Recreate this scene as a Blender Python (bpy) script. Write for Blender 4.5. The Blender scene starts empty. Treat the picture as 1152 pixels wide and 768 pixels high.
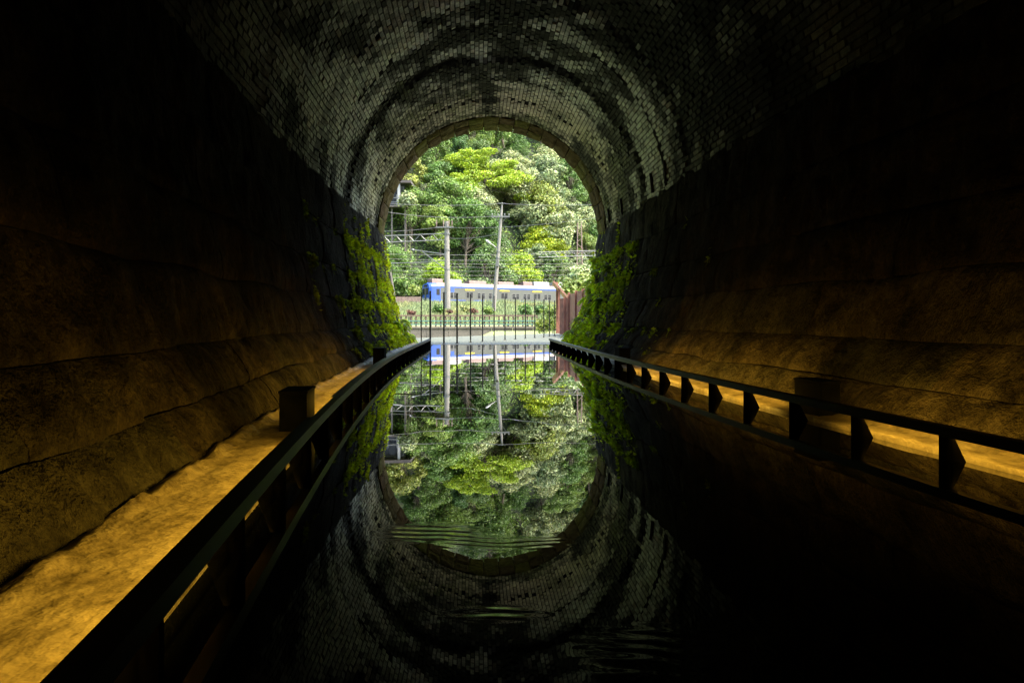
import bpy, math, random
import numpy as np
from mathutils import Vector, noise as mnoise

# ------------------------------------------------------------------ camera, light
sc = bpy.context.scene
col = sc.collection
H = 0.55            # eye height above the water (m)
F = 768.0           # focal length in photo pixels (24 mm on 36 mm, 1152 px wide)
YH = 358.0          # horizon row in the photo
cd = bpy.data.cameras.new('camera')
cam = bpy.data.objects.new('camera', cd)
col.objects.link(cam)
cam.location = (0, 0, H)
cam.rotation_euler = (math.radians(90), 0, 0)
cd.sensor_width = 36
cd.lens = 24
cd.shift_y = (YH - 384) / 1152
cd.clip_start = 0.05
cd.clip_end = 3000
sc.camera = cam

SUN_EL, SUN_AZ = 58, 112      # azimuth clockwise from +Y
world = bpy.data.worlds.new('World')
sc.world = world
world.use_nodes = True
wn = world.node_tree
sky = wn.nodes.new('ShaderNodeTexSky')
sky.sky_type = 'NISHITA'
sky.sun_disc = False
sky.sun_elevation = math.radians(SUN_EL)
sky.sun_rotation = math.radians(SUN_AZ)
sky.air_density = 1.3
sky.dust_density = 5.0
wn.links.new(sky.outputs[0], wn.nodes['Background'].inputs[0])
wn.nodes['Background'].inputs[1].default_value = 0.15
sl = bpy.data.lights.new('sun', 'SUN')
sl.energy = 1.4
sl.angle = math.radians(10.0)
sl.color = (1.0, 0.95, 0.86)
sun = bpy.data.objects.new('sun', sl)
col.objects.link(sun)
e, a = math.radians(SUN_EL), math.radians(SUN_AZ)
sdir = Vector((math.sin(a) * math.cos(e), math.cos(a) * math.cos(e), math.sin(e)))
sun.rotation_euler = sdir.to_track_quat('Z', 'Y').to_euler()
sun.location = (30, 0, 60)

sc.view_settings.view_transform = 'Standard'
sc.view_settings.look = 'None'
sc.view_settings.gamma = 1
sc.view_settings.use_curve_mapping = False
sc.view_settings.exposure = 3.25
sc.render.engine = 'CYCLES'
sc.cycles.max_bounces = 10
sc.cycles.diffuse_bounces = 6
sc.cycles.glossy_bounces = 4
sc.cycles.transmission_bounces = 4
sc.cycles.transparent_max_bounces = 6
sc.cycles.sample_clamp_indirect = 6
sc.cycles.use_denoising = True
try:
    sc.cycles.denoiser = 'OPENIMAGEDENOISE'
    sc.cycles.denoising_input_passes = 'RGB_ALBEDO_NORMAL'
except Exception:
    pass

R = random.Random(7)

# ------------------------------------------------------------------ helpers
def px(x, y, Z):
    """photo pixel -> world point at forward distance Z"""
    return Vector(((x - 576) / F * Z, Z, H + (YH - y) / F * Z))

def proj(p):
    return (576 + p[0] / p[1] * F, YH - (p[2] - H) / p[1] * F)

def nz(x, y=0.0, z=0.0):
    return mnoise.noise(Vector((x, y, z)))

def fbm(x, y=0.0, z=0.0, o=3):
    s, a_, f = 0, .5, 1
    for _ in range(o):
        s += a_ * nz(x * f, y * f, z * f)
        a_ *= .5
        f *= 2.03
    return s

def sst(a_, b, x):
    t = min(1, max(0, (x - a_) / (b - a_)))
    return t * t * (3 - 2 * t)

def lerp3(a_, b, t):
    return tuple(a_[i] + (b[i] - a_[i]) * t for i in range(3))

def tag(o, label=None, cat=None, group=None, kind=None):
    if label: o['label'] = label
    if cat: o['category'] = cat
    if group: o['group'] = group
    if kind: o['kind'] = kind
    return o

def empty(name, loc, label=None, cat=None, group=None):
    o = bpy.data.objects.new(name, None)
    o.empty_display_size = .2
    o.location = loc
    col.objects.link(o)
    return tag(o, label, cat, group)

def wloc(o):
    v = Vector((0, 0, 0))
    while o is not None:
        v += o.location
        o = o.parent
    return v

class MB:
    """collects world-space geometry; build() links it as ONE mesh object"""
    def __init__(s):
        s.v, s.f, s.c = [], [], []
    def add(s, vs, fs, c=None):
        b = len(s.v)
        s.v.extend([tuple(p) for p in vs])
        for f in fs:
            s.f.append(tuple(i + b for i in f))
            s.c.append(c)
        return s
    def frame_box(s, o, ax, ay, az, sx, sy, sz, c=None):
        o, ax, ay, az = Vector(o), Vector(ax), Vector(ay), Vector(az)
        vs = [o + ax * (sx * i) + ay * (sy * j) + az * (sz * k) for k in (-.5, .5) for j in (-.5, .5) for i in (-.5, .5)]
        return s.add(vs, [(0, 2, 3, 1), (4, 5, 7, 6), (0, 1, 5, 4), (2, 6, 7, 3), (0, 4, 6, 2), (1, 3, 7, 5)], c)
    def box(s, x0, x1, y0, y1, z0, z1, c=None):
        return s.frame_box(((x0 + x1) / 2, (y0 + y1) / 2, (z0 + z1) / 2), (1, 0, 0), (0, 1, 0), (0, 0, 1), x1 - x0, y1 - y0, z1 - z0, c)
    def tube(s, pts, rad, n=6, c=None, cap=True):
        pts = [Vector(p) for p in pts]
        rr = rad if isinstance(rad, (list, tuple)) else [rad] * len(pts)
        b0 = []
        vs, fs = [], []
        for i, p in enumerate(pts):
            t = (pts[min(i + 1, len(pts) - 1)] - pts[max(i - 1, 0)])
            t = t.normalized() if t.length > 1e-9 else Vector((0, 0, 1))
            up = Vector((0, 0, 1)) if abs(t.z) < .9 else Vector((1, 0, 0))
            u = t.cross(up).normalized()
            w = u.cross(t)
            for k in range(n):
                an = 2 * math.pi * k / n
                vs.append(p + (u * math.cos(an) + w * math.sin(an)) * rr[i])
        for i in range(len(pts) - 1):
            for k in range(n):
                k2 = (k + 1) % n
                fs.append((i * n + k, i * n + k2, (i + 1) * n + k2, (i + 1) * n + k))
        if cap:
            fs.append(tuple(range(n - 1, -1, -1)))
            fs.append(tuple((len(pts) - 1) * n + k for k in range(n)))
        return s.add(vs, fs, c)
    def prism(s, poly, ext, c=None):
        """poly: list of Vectors, ext: Vector extrusion"""
        n = len(poly)
        poly = [Vector(p) for p in poly]
        ext = Vector(ext)
        vs = poly + [p + ext for p in poly]
        fs = [tuple(range(n - 1, -1, -1)), tuple(range(n, 2 * n))]
        for i in range(n):
            j = (i + 1) % n
            fs.append((i, j, j + n, i + n))
        return s.add(vs, fs, c)
    def grid(s, P, c=None):
        nu, nv = len(P), len(P[0])
        vs = [p for r in P for p in r]
        fs = [(i * nv + j, (i + 1) * nv + j, (i + 1) * nv + j + 1, i * nv + j + 1) for i in range(nu - 1) for j in range(nv - 1)]
        return s.add(vs, fs, c)
    def build(s, name, mat, parent=None, origin=None, smooth=False):
        org = Vector(origin) if origin is not None else (wloc(parent) if parent else Vector((0, 0, 0)))
        me = bpy.data.meshes.new(name)
        va = np.array(s.v, dtype=np.float64) - np.array(org)
        me.from_pydata(va.tolist(), [], s.f)
        if any(c is not None for c in s.c):
            at = me.color_attributes.new('Col', 'FLOAT_COLOR', 'CORNER')
            cc = []
            for f, c in zip(s.f, s.c):
                c = c or (.5, .5, .5)
                cc.extend([c[0], c[1], c[2], 1.0] * len(f))
            at.data.foreach_set('color', np.array(cc, dtype=np.float32))
        if smooth:
            me.polygons.foreach_set('use_smooth', [True] * len(me.polygons))
        me.materials.append(mat)
        me.update()
        o = bpy.data.objects.new(name, me)
        col.objects.link(o)
        if parent:
            o.parent = parent
            o.location = org - wloc(parent)
        else:
            o.location = org
        return o

def copy_tree(o, parent=None):
    c = o.copy()
    col.objects.link(c)
    c.parent = parent
    for ch in o.children:
        copy_tree(ch, c)
    return c

# ------------------------------------------------------------------ materials
def newmat(name):
    m = bpy.data.materials.new(name)
    m.use_nodes = True
    nt = m.node_tree
    return m, nt, nt.nodes['Principled BSDF']

def mnode(nt, t, **kw):
    n = nt.nodes.new(t)
    for k, v in kw.items():
        setattr(n, k, v)
    return n

def pos(nt, scale=(1, 1, 1)):
    g = mnode(nt, 'ShaderNodeNewGeometry')
    m = mnode(nt, 'ShaderNodeMapping')
    m.inputs['Scale'].default_value = scale
    nt.links.new(g.outputs['Position'], m.inputs[0])
    return m.outputs[0]

def ntex(nt, scale, detail=4, rough=.6, vec=None, stretch=(1, 1, 1)):
    n = mnode(nt, 'ShaderNodeTexNoise')
    n.inputs['Scale'].default_value = scale
    n.inputs['Detail'].default_value = detail
    n.inputs['Roughness'].default_value = rough
    nt.links.new(vec if vec is not None else pos(nt, stretch), n.inputs['Vector'])
    return n.outputs['Fac']

def ramp(nt, fac, stops):
    r = mnode(nt, 'ShaderNodeValToRGB')
    el = r.color_ramp.elements
    while len(el) < len(stops):
        el.new(.5)
    for q, (p, c) in zip(el, stops):
        q.position = p
        q.color = (*c, 1) if len(c) == 3 else c
    nt.links.new(fac, r.inputs[0])
    return r.outputs[0]

def mix(nt, a_, b, fac, mode='MIX'):
    m = mnode(nt, 'ShaderNodeMix', data_type='RGBA', blend_type=mode)
    for s, v in ((m.inputs[0], fac), (m.inputs[6], a_), (m.inputs[7], b)):
        if isinstance(v, (int, float)):
            s.default_value = v
        elif isinstance(v, tuple):
            s.default_value = (*v, 1) if len(v) == 3 else v
        else:
            nt.links.new(v, s)
    return m.outputs[2]

def bump(nt, bsdf, hts, dist=.02, strength=1.0):
    b = mnode(nt, 'ShaderNodeBump')
    b.inputs['Strength'].default_value = strength
    b.inputs['Distance'].default_value = dist
    nt.links.new(hts, b.inputs['Height'])
    nt.links.new(b.outputs[0], bsdf.inputs['Normal'])

def grey(v):
    return (v, v, v)

def simple(name, c, rough=.6, metal=0.0, var=.25, scale=8, bumpd=0.0, spec=None):
    m, nt, b = newmat(name)
    f = ntex(nt, scale, 5)
    cc = ramp(nt, f, [(.3, tuple(x * (1 - var) for x in c)), (.7, tuple(min(1, x * (1 + var)) for x in c))])
    nt.links.new(cc, b.inputs['Base Color'])
    b.inputs['Roughness'].default_value = rough
    b.inputs['Metallic'].default_value = metal
    if spec is not None:
        b.inputs['Specular IOR Level'].default_value = spec
    if bumpd:
        bump(nt, b, ntex(nt, scale * 3, 5), bumpd)
    return m

def attr_col(nt, name='Col'):
    n = mnode(nt, 'ShaderNodeAttribute')
    n.attribute_name = name
    return n.outputs['Color']

def mat_brick():
    m, nt, b = newmat('old_brick')
    g = ramp(nt, ntex(nt, 26, 5, .7), [(.28, grey(.5)), (.72, grey(1.25))])
    st = ramp(nt, ntex(nt, 1.9, 6, .68), [(.32, grey(.35)), (.5, grey(.95)), (.7, grey(1.25))])
    c = mix(nt, attr_col(nt), g, 1.0, 'MULTIPLY')
    c = mix(nt, c, st, .85, 'MULTIPLY')
    nt.links.new(c, b.inputs['Base Color'])
    # lime crust is damp and a little shiny, dark brick is dull
    bw = mnode(nt, 'ShaderNodeRGBToBW')
    nt.links.new(c, bw.inputs[0])
    ml = mnode(nt, 'ShaderNodeMath', operation='MULTIPLY')
    nt.links.new(bw.outputs[0], ml.inputs[0])
    ml.inputs[1].default_value = .55
    nt.links.new(ml.outputs[0], b.inputs['Specular IOR Level'])
    b.inputs['Roughness'].default_value = .55
    bump(nt, b, ntex(nt, 55, 5, .7), .006)
    return m

def mat_stone():
    m, nt, b = newmat('old_wall_stone')
    big = ramp(nt, ntex(nt, 3.0, 7, .72), [(.34, grey(.25)), (.5, grey(.9)), (.68, grey(1.7))])
    st = ramp(nt, ntex(nt, 7, 5, .6, stretch=(1, 1, .16)), [(.33, grey(.45)), (.62, grey(1.2))])
    fine = ramp(nt, ntex(nt, 38, 4, .75), [(.3, grey(.55)), (.7, grey(1.25))])
    c = mix(nt, attr_col(nt), big, 1.0, 'MULTIPLY')
    c = mix(nt, c, st, .8, 'MULTIPLY')
    c = mix(nt, c, fine, .8, 'MULTIPLY')
    nt.links.new(c, b.inputs['Base Color'])
    b.inputs['Roughness'].default_value = .9
    b.inputs['Specular IOR Level'].default_value = .02
    ad = mnode(nt, 'ShaderNodeMath', operation='ADD')
    nt.links.new(ntex(nt, 9, 6, .7), ad.inputs[0])
    nt.links.new(ntex(nt, 16, 4, .7, stretch=(1, 1, .3)), ad.inputs[1])
    bump(nt, b, ad.outputs[0], .06)
    return m

def mat_mortar():
    m, nt, b = newmat('dark_joint')
    nt.links.new(ramp(nt, ntex(nt, 9, 4), [(.3, (.012, .011, .009)), (.7, (.035, .032, .027))]), b.inputs['Base Color'])
    b.inputs['Roughness'].default_value = .9
    b.inputs['Specular IOR Level'].default_value = .0
    return m

def mat_ledge():
    m, nt, b = newmat('sandy_concrete')
    c1 = ramp(nt, ntex(nt, 5.5, 6, .72), [(.33, (.09, .072, .04)), (.45, (.24, .195, .12)), (.56, (.32, .265, .17)), (.70, (.38, .32, .22))])
    c2 = ramp(nt, ntex(nt, 30, 5, .7), [(.3, grey(.85)), (.7, grey(1.1))])
    nt.links.new(mix(nt, c1, c2, .8, 'MULTIPLY'), b.inputs['Base Color'])
    b.inputs['Specular IOR Level'].default_value = .15
    rr = ramp(nt, ntex(nt, 3.3, 3), [(.35, grey(.3)), (.65, grey(.75))])
    nt.links.new(rr, b.inputs['Roughness'])
    ad = mnode(nt, 'ShaderNodeMath', operation='ADD')
    nt.links.new(ntex(nt, 7, 5, .6), ad.inputs[0])
    nt.links.new(ntex(nt, 22, 3, .5), ad.inputs[1])
    bump(nt, b, ad.outputs[0], .012)
    return m

def mat_water(drips):
    m, nt, b = newmat('still_water')
    b.inputs['Base Color'].default_value = (.004, .0045, .004, 1)
    b.inputs['Roughness'].default_value = 0.0
    b.inputs['IOR'].default_value = 1.5
    b.inputs['Coat Weight'].default_value = 0.6
    b.inputs['Coat Roughness'].default_value = 0.0
    b.inputs['Coat IOR'].default_value = 1.33
    P = pos(nt)
    tot = None
    wob = mnode(nt, 'ShaderNodeTexNoise')
    wob.inputs['Scale'].default_value = 5
    nt.links.new(P, wob.inputs['Vector'])
    def mth(op, a_, b_):
        q = mnode(nt, 'ShaderNodeMath', operation=op)
        for s, v in ((q.inputs[0], a_), (q.inputs[1], b_)):
            if isinstance(v, (int, float)): s.default_value = v
            else: nt.links.new(v, s)
        return q.outputs[0]
    for (x, y, wx, wy, k, amp) in drips:
        # ripples spreading from a drip farther back, alive only in a small patch
        d = mnode(nt, 'ShaderNodeVectorMath', operation='DISTANCE')
        nt.links.new(P, d.inputs[0])
        d.inputs[1].default_value = (x + .15, y + 1.6, 0)
        mp = mnode(nt, 'ShaderNodeMapping', vector_type='TEXTURE')
        mp.inputs['Location'].default_value = (x, y, 0)
        mp.inputs['Scale'].default_value = (wx, wy, 1)
        nt.links.new(P, mp.inputs[0])
        ln = mnode(nt, 'ShaderNodeVectorMath', operation='LENGTH')
        nt.links.new(mp.outputs[0], ln.inputs[0])
        dd = mth('ADD', d.outputs['Value'], mth('MULTIPLY', wob.outputs['Fac'], .085))
        s = mth('SINE', mth('MULTIPLY', dd, k), 0)
        g = mth('POWER', 2.71828, mth('MULTIPLY', mth('POWER', ln.outputs['Value'], 4.0), -1.0))
        t = mth('MULTIPLY', mth('MULTIPLY', s, g), amp)
        tot = t if tot is None else mth('ADD', tot, t)
    sw = mth('MULTIPLY', ntex(nt, 2.4, 2, .5), .00035)
    tot = mth('ADD', tot, sw)
    bump(nt, b, tot, 1.0)
    nt.links.new(b.inputs['Normal'].links[0].from_socket, b.inputs['Coat Normal'])
    return m

def mat_leaf(name, c, var=.35, trans=.35, rough=.5):
    m, nt, b = newmat(name)
    oi = mnode(nt, 'ShaderNodeObjectInfo')
    f = ntex(nt, .55, 4, .65)
    dark = (c[0] * (1 - var), c[1] * (1 - var), c[2] * (1 - var * .7))
    lite = (min(1, c[0] * (1 + var * 1.2)), min(1, c[1] * (1 + var)), c[2] * (1 + var * .6))
    cc = ramp(nt, f, [(.35, dark), (.65, lite)])
    hs = mnode(nt, 'ShaderNodeHueSaturation')
    mr = mnode(nt, 'ShaderNodeMapRange')
    nt.links.new(oi.outputs['Random'], mr.inputs[0])
    mr.inputs[3].default_value = .487
    mr.inputs[4].default_value = .528
    nt.links.new(mr.outputs[0], hs.inputs['Hue'])
    hs.inputs['Saturation'].default_value = 1.05
    mr2 = mnode(nt, 'ShaderNodeMapRange')
    nt.links.new(oi.outputs['Random'], mr2.inputs[0])
    mr2.inputs[3].default_value = 1.15
    mr2.inputs[4].default_value = .8
    nt.links.new(mr2.outputs[0], hs.inputs['Value'])
    nt.links.new(cc, hs.inputs['Color'])
    cm = mix(nt, hs.outputs[0], attr_col(nt), 1.0, 'MULTIPLY')
    nt.links.new(cm, b.inputs['Base Color'])
    b.inputs['Roughness'].default_value = rough
    b.inputs['Specular IOR Level'].default_value = .35
    tr = mnode(nt, 'ShaderNodeBsdfTranslucent')
    nt.links.new(cm, tr.inputs['Color'])
    ms = mnode(nt, 'ShaderNodeMixShader')
    ms.inputs[0].default_value = trans
    nt.links.new(b.outputs[0], ms.inputs[1])
    nt.links.new(tr.outputs[0], ms.inputs[2])
    nt.links.new(ms.outputs[0], nt.nodes['Material Output'].inputs[0])
    return m

def mat_emit(name, c, s):
    m, nt, b = newmat(name)
    b.inputs['Base Color'].default_value = (.8, .7, .5, 1)
    b.inputs['Emission Color'].default_value = (*c, 1)
    b.inputs['Emission Strength'].default_value = s
    return m

M = dict(
    brick=mat_brick(), stone=mat_stone(), mortar=mat_mortar(), ledge=mat_ledge(),
    water=mat_water([(-.21, 1.755, .115, .07, 175, .0003), (-.03, 1.68, .15, .05, 190, .00010), (-.035, 1.275, .075, .03, 185, .00036), (.24, 1.12, .12, .09, 150, .00022)]),
    strip2=mat_emit('amber_led_strip_dim', (1.0, .57, .06), 4.8),
    black=simple('black_painted_steel', (.006, .006, .0065), .45, 0, .3, 25, 0, .25),
    postblack=simple('matt_black_plate', (.0028, .0027, .0026), .8, 0, .5, 30, 0, .04),
    boxmetal=simple('dark_grey_box_metal', (.009, .0095, .009), .8, 0, .4, 14, 0, .05),
    strip=mat_emit('amber_led_strip', (1.0, .58, .06), 5.9),
    pavement=simple('pale_mossy_paving', (0.04165, 0.04802, 0.0294), .7, 0, .25, 1.2, .004),
    kerb=simple('pale_kerb_concrete', (0.1764, 0.1764, 0.1568), .6, 0, .15, 6, .003),
    concrete=simple('weathered_concrete', (0.056, 0.0504, 0.042), .8, 0, .35, 1.3, .01),
    pole=simple('pale_pole_concrete', (0.1015, 0.0966, 0.084), .7, 0, .15, 3),
    steel=simple('grey_galvanised_steel', (0.091, 0.0945, 0.091), .45, .5, .2, 5),
    rust=simple('rusty_red_steel', (0.14, 0.0525, 0.0315), .75, .1, .4, 5, .004),
    rustroof=simple('rusty_roof_sheet', (0.182, 0.091, 0.063), .8, 0, .35, 3),
    teal=simple('teal_painted_rail', (0.035, 0.098, 0.084), .5, 0, .2, 4),
    brownrail=simple('brown_painted_post', (0.07, 0.0455, 0.0315), .6, 0, .3, 5),
    yellow=simple('pale_yellow_paint', (0.252, 0.245, 0.126), .6, 0, .25, 2),
    earth=simple('pinkish_earth', (0.119, 0.084, 0.0665), .9, 0, .3, 2.0, .02),
    soil=simple('dark_soil', (0.042, 0.0385, 0.021), .95, 0, .4, .6, .05),
    turf=simple('pale_turf', (0.112, 0.14, 0.0504), .95, 0, .35, .35, .05),
    bark=simple('bark', (0.07, 0.056, 0.0385), .9, 0, .35, 4, .02),
    wire=simple('wire_grey', (0.0784, 0.0784, 0.0784), .5, .3, .1, 3),
    whitepaint=simple('white_paint', (0.1764, 0.1806, 0.1764), .4, 0, .06, 2),
    trainbody=simple('train_grey_steel', (0.04, 0.044, 0.0376), .4, .1, .06, 1),
    trainblue=simple('train_blue_paint', (0.00714, 0.0357, 0.1785), .35, 0, .08, 1),
    trainroof=simple('train_roof_brown', (0.08925, 0.0595, 0.05057), .7, 0, .2, .8),
    trainyellow=simple('train_yellow_paint', (0.35, 0.266, 0.007), .4, 0, .06, 1),
    glass=simple('dark_glass', (.012, .014, .016), .2, 0, .2, 1, 0, .2),
    under=simple('underframe_black', (.03, .03, .03), .7, 0, .3, 2),
    housewall=simple('dark_house_boards', (0.0154, 0.0175, 0.0245), .8, 0, .3, .8),
    houseroof=simple('house_roof_brown', (0.035, 0.0294, 0.0266), .8, 0, .3, .6),
    red=simple('red_leaf', (.30, .06, .05), .6, 0, .4, 3),
)
m_, nt_, b_ = newmat('portal_ring_stone')
nt_.links.new(mix(nt_, attr_col(nt_), ramp(nt_, ntex(nt_, 9, 6, .7), [(.3, grey(.45)), (.7, grey(1.4))]), 1.0, 'MULTIPLY'), b_.inputs['Base Color'])
b_.inputs['Roughness'].default_value = .9
b_.inputs['Specular IOR Level'].default_value = .03
bump(nt_, b_, ntex(nt_, 20, 6, .7), .02)
M['ring'] = m_

# ------------------------------------------------------------------ tunnel geometry
YP = 14.3          # portal plane
ZC, RA = 2.25, 2.23
def cen(y):
    """centre line of the curved tunnel: gentle bend to the right towards the portal"""
    s0, s1, a_, b = -.165, -.05, 1.0, 9.5
    k = (s1 - s0) / (b - a_)
    if y < a_:
        return .713 + s0 * (y - a_)
    if y < b:
        d = y - a_
        return .713 + s0 * d + k * d * d / 2
    d = b - a_
    return .713 + s0 * d + k * d * d / 2 + s1 * (y - b)
def dcen(y):
    return -.165 if y < 1 else (-.165 + (y - 1) * .115 / 8.5 if y < 9.5 else -.05)

PROF = {-1: [(-.3, 1.60), (.03, 1.64), (.2, 1.745), (.43, 1.88), (.8, 2.0), (1.3, 2.10), (1.8, 2.18), (2.3, 2.235)],
        1: [(-.3, 1.44), (.03, 1.47), (.2, 1.62), (.43, 1.81), (.8, 1.97), (1.3, 2.09), (1.8, 2.18), (2.3, 2.235)]}
def off(side, z):
    p = PROF[side]
    return float(np.interp(z, [q[0] for q in p], [q[1] for q in p]))
SEG = [-99, 1.3, 3.1, 4.4, 5.9, 7.0, 8.25, 9.1, 10.35, 11.2, 12.3, 13.1, 99]
SOF = [0, .012, -.01, .02, -.006, .016, -.012, .02, -.016, .02, -.006, .012]
def rad(y, th):
    yy = y + .12 * nz(th * 2.2, y * .2, 5)
    for i in range(len(SEG) - 1):
        if yy < SEG[i + 1]:
            return RA + SOF[i] + .015 * nz(th * 1.5, y * .7, 9)
def arch(y, th, dr=0.0):
    r = rad(y, th) + dr
    return Vector((cen(y) + r * math.cos(th), y, ZC + r * math.sin(th)))

# ---- colour field of the brick lining (stains, lime bloom, algae, painted falloff of light)
BLOBS_DARK = [(566, 22, 34, 16), (568, 48, 30, 11), (572, 74, 18, 18), (551, 112, 10, 14), (548, 98, 8, 10), (688, 118, 17, 34), (697, 160, 12, 50), (702, 205, 12, 40),
              (660, 88, 22, 10), (640, 62, 26, 7), (612, 44, 24, 6), (480, 22, 22, 10), (520, 40, 26, 12), (455, 105, 24, 8), (425, 140, 14, 16), (404, 180, 9, 26), (395, 45, 22, 12),
              (340, 35, 16, 14), (720, 40, 40, 26), (650, 10, 45, 9), (770, 130, 10, 70), (540, 78, 30, 8), (500, 84, 22, 8), (664, 198, 5, 40), (652, 172, 6, 22), (800, 60, 18, 40), (330, 130, 10, 30), (365, 180, 8, 30),
              (790, 20, 36, 40), (815, 115, 46, 50), (870, 90, 40, 60), (745, 60, 22, 40), (585, 20, 24, 12), (600, 3, 26, 8), (475, 62, 20, 6)]  # upper right blobs paint in the darkness of the near vault
BLOBS_PALE = [(735, 170, 26, 60), (715, 130, 18, 36), (395, 130, 34, 60), (415, 200, 12, 36), (360, 95, 24, 30), (620, 28, 34, 12), (500, 12, 20, 10), (598, 112, 40, 20), (645, 140, 20, 30), (545, 60, 20, 14), (450, 40, 26, 18), (300, 60, 30, 30)]
BLOBS_MOSS = [(521, 112, 13, 6), (500, 122, 26, 5), (455, 100, 18, 6), (440, 165, 7, 30), (427, 215, 7, 22), (698, 190, 8, 40), (690, 225, 12, 12), (560, 134, 60, 4), (470, 135, 20, 6), (668, 225, 8, 16)]
def blob(L, q):
    s = 0
    for (x, y, a_, b) in L:
        d = ((q[0] - x) / a_) ** 2 + ((q[1] - y) / b) ** 2
        if d < 4:
            s = max(s, math.exp(-d * 1.1))
    return s
def brick_col(y, th, rng):
    p = arch(y, th)
    q = proj(p)
    q = (q[0] + 14 * nz(y * 2.1, th * 6, 3), q[1] + 14 * nz(y * 2.1, th * 6, 13))
    n1 = fbm(y * 1.1, th * 2.5, 1)
    n2 = fbm(y * 3.5, th * 7, 2)
    band = fbm(y * 2.6 + .4 * nz(th * 2, y, 4), th * .7, 7)
    v = .60 + .9 * n1 + .7 * n2 + 1.3 * band + rng.gauss(0, .17)
    v += 1.15 * blob(BLOBS_PALE, q) - 1.5 * blob(BLOBS_DARK, q)
    yb_ = y + .22 * nz(th * 1.6, 2.2, 31) + .06 * nz(th * 9, y * 2, 33)
    for yc, w_, a_ in ((7.6, .16, .7), (8.55, .12, .8), (9.35, .13, .6), (10.3, .17, .9), (11.15, .10, .6), (12.0, .09, .45), (13.1, .12, 1.0)):
        v -= a_ * math.exp(-((yb_ - yc) / w_) ** 2)
    crown = math.exp(-((th - math.pi / 2) / .45) ** 2) * sst(12.2, 10.5, y)
    v += crown * (n2 * 1.5 + rng.gauss(0, .26) - .14)
    v = 1 / (1 + math.exp(-(v - .5) * 4.2))
    v *= .16 + .84 * sst(4.0, 9.3, y)  # light falloff painted in: bricks darken towards the camera
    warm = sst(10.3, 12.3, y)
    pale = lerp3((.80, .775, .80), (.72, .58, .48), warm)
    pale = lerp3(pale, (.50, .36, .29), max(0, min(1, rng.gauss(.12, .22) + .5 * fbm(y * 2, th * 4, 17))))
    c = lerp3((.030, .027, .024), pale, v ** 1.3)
    side = abs(math.cos(th))
    g = min(1, max(0, side * 1.2 - .3 + n1))
    c = lerp3(c, (c[0] * .86, c[1] * .97, c[2] * .66), g)
    mo = blob(BLOBS_MOSS, q) * (.6 + n2) + .25 * sst(12.6, 13.4, y) * max(0, .5 + n1 * 2)
    mo = max(0, min(1, mo))
    c = lerp3(c, (.11, .13, .02), mo)
    j = rng.uniform(.85, 1.15)
    return tuple(x * j for x in c)

tunnel = empty('railway_tunnel', (cen(YP), YP, 0), 'old curved railway tunnel with brick vault and stone side walls', 'tunnel')

# lining shell behind the bricks (dark joints)
mb = MB()
ys = list(np.linspace(-14, 13.35, 110))
P = []
for y in ys:
    P.append([arch(y, th, .014) for th in np.linspace(0.02, math.pi - .02, 49)])
mb.grid(P)
P = []
for y in ys:
    P.append([arch(y, th, .45) for th in np.linspace(0.0, math.pi, 25)])
mb.grid(P)
arch_o = mb.build('arch_lining', M['mortar'], tunnel, smooth=True)

BP, CP = .158, .0635     # brick pitch along the tunnel / around the vault
def brick_geo(mb, y0, y1, th, dth, c, rng):
    dr0 = rng.gauss(0, .0035)
    tl = rng.gauss(0, .0035)
    vs = []
    for k, dr in ((0, None), (1, .10)):
        for (yy, sy) in ((y0, -1), (y1, 1)):
            for (tt, st) in ((th - dth, -1), (th + dth, 1)):
                d = dr if dr is not None else dr0 + tl * sy + rng.gauss(0, .0015)
                vs.append(arch((yy), tt, d))
    mb.add(vs, [(0, 1, 3, 2), (0, 4, 5, 1), (1, 5, 7, 3), (3, 7, 6, 2), (2, 6, 4, 0)], c)
    return vs
bricks = []
nC = int(math.pi * RA / CP)
rngb = random.Random(11)
for i in range(nC):
    th = math.pi * (i + .5) / nC
    y = 1.6 + (.5 * BP if i % 2 else 0)
    while y < 13.3:
        y0, y1 = y + .008, min(y + BP - .008, 13.36)
        if y1 - y0 > .05:
            ym = (y0 + y1) / 2
            q = proj(arch(ym, th))
            bricks.append((ym, y0, y1, th, q))
        y += BP
# the 300 that show largest in the frame become parts of their own
def brick_area(b):
    ym, y0, y1, th, q = b
    if not (4 < q[0] < 1148 and 4 < q[1] < 764):
        return 0
    d = .5 * math.pi / nC * .85
    a_ = [proj(arch(yy, tt)) for yy, tt in ((y0, th - d), (y0, th + d), (y1, th + d), (y1, th - d))]
    return abs(sum(a_[i][0] * a_[(i + 1) % 4][1] - a_[(i + 1) % 4][0] * a_[i][1] for i in range(4))) / 2
order = sorted(range(len(bricks)), key=lambda i: -brick_area(bricks[i]))
single = set(order[:300])
mass = MB()
dth = .5 * math.pi / nC * .80
for i, (ym, y0, y1, th, q) in enumerate(bricks):
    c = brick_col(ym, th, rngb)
    if i in single:
        b1 = MB()
        brick_geo(b1, y0, y1, th, dth, c, rngb)
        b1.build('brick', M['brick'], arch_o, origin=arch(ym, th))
    else:
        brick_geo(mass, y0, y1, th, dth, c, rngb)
tag(mass.build('brick_courses', M['brick'], arch_o), kind='stuff')

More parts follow.
